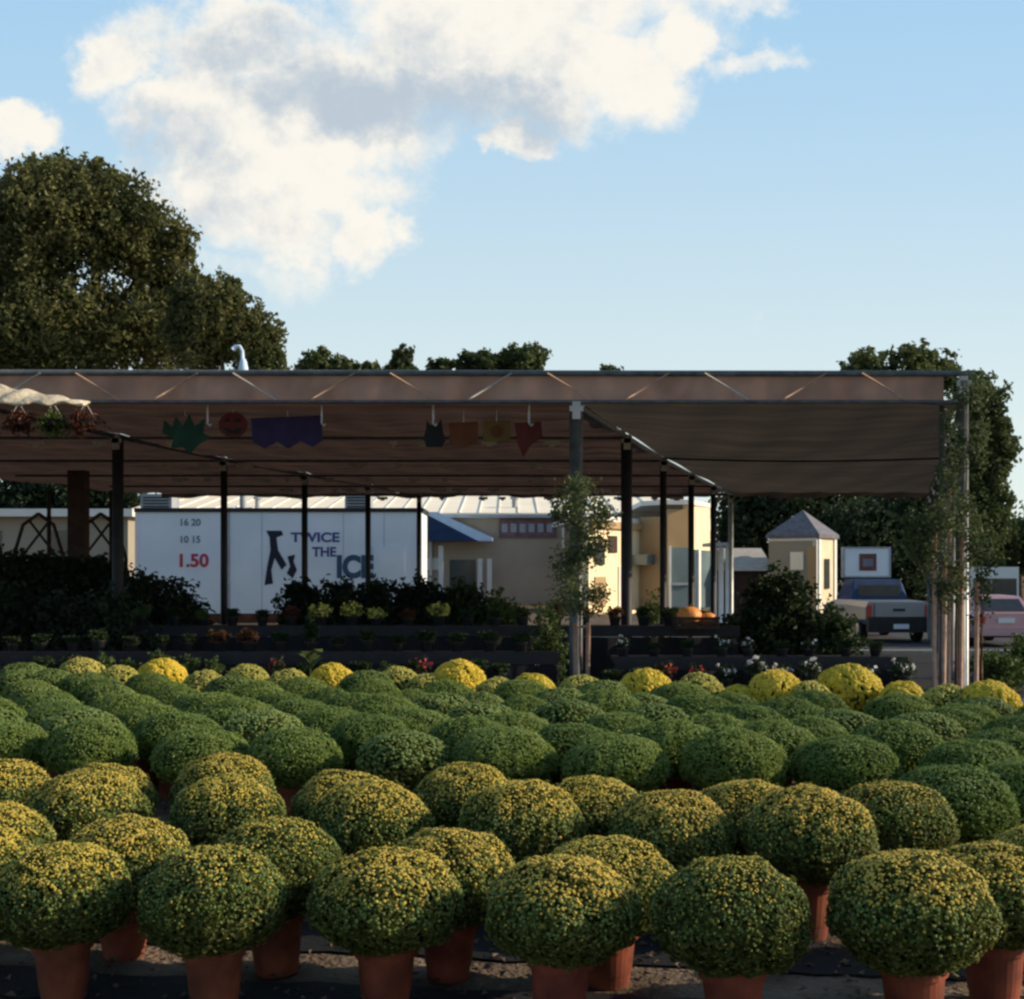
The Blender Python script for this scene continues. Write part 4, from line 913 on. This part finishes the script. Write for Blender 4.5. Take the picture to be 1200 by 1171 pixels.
def car():
    d = 36.0; x = XX(1178, d); g = gz(x, d)+.006; t = thing('parked_car', 'rosy silver hatchback parked behind the corner post at the right', 'car', (x, d, g))
    mb = MB(); loft(mb, [(d-.05, outline(x, 1.6, 1.75, g+.35, g+.85, g+.95)), (d+.3, outline(x, 1.65, 1.82, g+.25, g+.9, g+1.0)), (d+3.0, outline(x, 1.65, 1.82, g+.25, g+.88, g+.98)), (d+4.2, outline(x, 1.5, 1.65, g+.35, g+.7, g+.78))]); mb.build('body', M['pinkcar'], t)
    mb = MB(); loft(mb, [(d+.12, outline(x, 1.6, 1.6, g+.93, g+.98, g+1.0)), (d+.55, outline(x, 1.45, 1.4, g+.95, g+1.3, g+1.42)), (d+2.0, outline(x, 1.45, 1.4, g+.95, g+1.32, g+1.44)), (d+3.0, outline(x, 1.55, 1.5, g+.9, g+.93, g+.98))]); cb = mb.build('roof', M['pinkcar'], t)
    MB().prism([(x-.62, d+.14, g+1.02), (x+.62, d+.14, g+1.02), (x+.54, d+.44, g+1.34), (x-.54, d+.44, g+1.34)], (0, -.03, .01)).build('rear_window', M['glass'], t)
    mb = MB(); mb.box((x, d-.12, g+.45), (1.7, .16, .24)); mb.build('bumper', M['pinkcar'], t)
    mb = MB(); mb.box((x, d-.08, g+.75), (.46, .03, .13)); mb.build('licence_plate', M['white'], t)
    for s in (-1, 1): mb = MB(); mb.box((x+s*.72, d-.05, g+.78), (.26, .06, .2)); mb.build('taillight', M['taillight'], t)
    for s in (-1, 1):
        for yy_ in (.75, 3.35): wheel(t, x+s*.78, d+yy_, g, .31, .2)
car()
def van():
    d = 54.0; x0, x1 = XX(1138, d), XX(1194, d); g = gz(20, d)+.006; x = (x0+x1)/2; t = thing('box_van', 'white box van parked in the lot behind the hatchback', 'van', (x, d, g))
    mb = MB(); mb.b2(x0, x1, d, d+4.2, g+.55, ZZ(665, d)+.02); b = mb.build('cargo_box', M['vanwhite'], t)
    mb = MB(); mb.b2(x0+.1, x1-.1, d-.03, d-.002, g+.6, ZZ(678, d)); mb.build('rear_door', M['glass'], t)
    mb = MB(); mb.b2(x0+.1, x1-.1, d+4.21, d+6, g+.4, g+1.9); mb.build('cab', M['vanwhite'], t)
    mb = MB(); mb.b2(x0, x1, d-.25, d-.05, g+.4, g+.56); mb.build('bumper', M['darksteel'], t)
    for s in (-1, 1):
        for yy_ in (1.0, 5.0): wheel(t, x+s*.8, d+yy_, g)
van()
# pale tarp on a low hoop at the right edge
def tarp():
    vs = []; fs = []; n = 14; d = 12.2; x0 = XX(1188, 13.2)
    for j in range(9):
        for i in range(n+1):
            th = math.pi*i/n; vs.append((x0+.75-.75*math.cos(th), d+.12*j, .02+.52*math.sin(th)**.8+.012*math.sin(i*3+j*2)))
    for j in range(8):
        for i in range(n): a = j*(n+1)+i; fs.append((a, a+1, a+n+2, a+n+1))
    o = mkmesh('plant_cover', vs, fs, M['tarp'], None, True); o.modifiers.new('thickness', 'SOLIDIFY').thickness = .01
    tag(o, 'pale blue-white cover at the right edge beyond the green mums', 'cover')
tarp()

# ------------------------------------------------------------------ trees
tree('oak_tree', 'big rounded olive-green oak rising above the canopy at the left', 'tree', (XX(60, 72), 72, 0),
     pxblobs([(60, 265, 88, 78), (140, 262, 76, 62), (185, 310, 54, 54), (-40, 300, 105, 86), (20, 255, 66, 52), (50, 390, 120, 80), (165, 385, 90, 66), (205, 285, 26, 28), (-60, 400, 100, 80), (112, 210, 44, 26), (55, 206, 36, 24)], 72, .9), 80000, .34, 'oak', 101, .7, None, 8, .13, 16)
tree('oak_tree', 'smaller olive-brown tree against the right flank of the big oak', 'tree', (XX(275, 68), 68, 0),
     pxblobs([(255, 372, 42, 46), (295, 398, 40, 42), (235, 390, 50, 54), (268, 342, 22, 20), (312, 420, 26, 40), (225, 345, 30, 30)], 68), 22000, .32, 'oak', 102, .4, None, 5, .14)
gback = 'distant trees above the canopy'
for i, (bl, lab, m) in enumerate([([(372, 430, 22, 16), (400, 434, 20, 12)], 'distant low tree just right of the oaks', 'treegreen'), ([(432, 437, 16, 9)], 'smallest distant tree left of the pointed one', 'treegreen'),
        ([(470, 424, 12, 16), (470, 440, 19, 14)], 'distant tree with a narrow pointed top', 'treegreen'), ([(516, 432, 14, 11)], 'small distant tree right of the pointed one', 'treegreen'),
        ([(558, 428, 22, 16), (580, 424, 16, 12)], 'broad distant tree left part of the highest clump', 'treegreen'), ([(615, 424, 24, 18), (600, 420, 16, 12)], 'rounded distant tree at the right end of the highest clump', 'treegreen'), ([(716, 437, 10, 7)], 'tiny treetop peeping over the canopy near its middle', 'treegreen')]):
    d = 105+i*1.5; bl = bl+[(bl[0][0], 470, 22, 34)]
    tree('distant_tree', lab, 'tree', (XX(bl[0][0], d), d, 0), pxblobs([(a, b, c*1.25, e*1.2) for a, b, c, e in bl], d), 5200, .5, m, 110+i, .25, gback, 3, .16)
tree('tall_tree', 'flat-topped green tree showing over the right end of the canopy', 'tree', (XX(1045, 78), 78, -.6),
     pxblobs([(1015, 430, 32, 26), (1070, 425, 36, 24), (1100, 440, 28, 30), (1050, 480, 60, 50), (1040, 560, 75, 60), (1075, 640, 60, 60), (1000, 640, 60, 50)], 78), 24000, .36, 'treegreen', 121, .4, None, 6, .14)
tree('tall_tree', 'tall green tree behind the right corner post', 'tree', (XX(1140, 66), 66, -.6),
     pxblobs([(1150, 480, 34, 40), (1135, 455, 22, 24), (1165, 530, 28, 50), (1130, 560, 45, 60), (1120, 630, 55, 50), (1160, 600, 30, 40)], 66), 22000, .30, 'treegreen', 122, .4, None, 6, .14)
tree('dark_tree', 'dark tree behind the grey-roofed house', 'tree', (XX(900, 70), 70, -.6), pxblobs([(880, 600, 50, 50), (930, 570, 60, 50), (870, 650, 40, 40), (985, 620, 50, 60)], 70), 16000, .34, 'treedark', 123, .4, None, 4, .15)
tree('dark_tree', 'dark tree filling the gap behind the roadside sign', 'tree', (XX(1030, 62), 62, -.6), pxblobs([(1010, 640, 55, 60), (1060, 620, 50, 60), (1040, 690, 60, 45)], 62), 16000, .32, 'treedark', 124, .35, None, 4, .15)
tree('distant_tree', 'low grey-green tree at the right edge of the view', 'tree', (XX(1195, 80), 80, -.6), pxblobs([(1180, 640, 40, 34), (1225, 630, 50, 40), (1150, 650, 40, 30)], 80), 9000, .36, 'treegreen', 125, .3, None, 3, .15)
tree('dark_tree', 'dark treetop mass behind the beige building at the left', 'tree', (XX(60, 60), 60, 0), pxblobs([(20, 590, 60, 40), (90, 580, 70, 40), (150, 590, 40, 36), (-40, 590, 50, 50)], 60), 12000, .32, 'treedark', 126, .4, None, 4, .15)
# distant wood along the horizon
def far_wood():
    rg = np.random.default_rng(77); bl = []
    for k in range(90):
        x = -150+k*3.4+rg.uniform(-1, 1); bl.append((x, 150+rg.uniform(-6, 6), 3.2, 3.2, 3, 3.4+rg.uniform(0, 1.6)))
    p, nd = crown_points(bl, 40000, rg, 12, .2); v, f = quads(p, nd, .8, rg); o = mkmesh('far_wood', v, f, M['treedark']); tag(o, 'far dark wood along the horizon behind the buildings', 'wood', kind='stuff')
far_wood()

def drop(o):
    for c in list(o.children): drop(c)
    bpy.data.objects.remove(o)
for g_ in list(protos.values()):
    for o in g_:
        if o.name not in used: drop(o)
for o in list(pp.values()):
    if o.name not in usedp: drop(o)
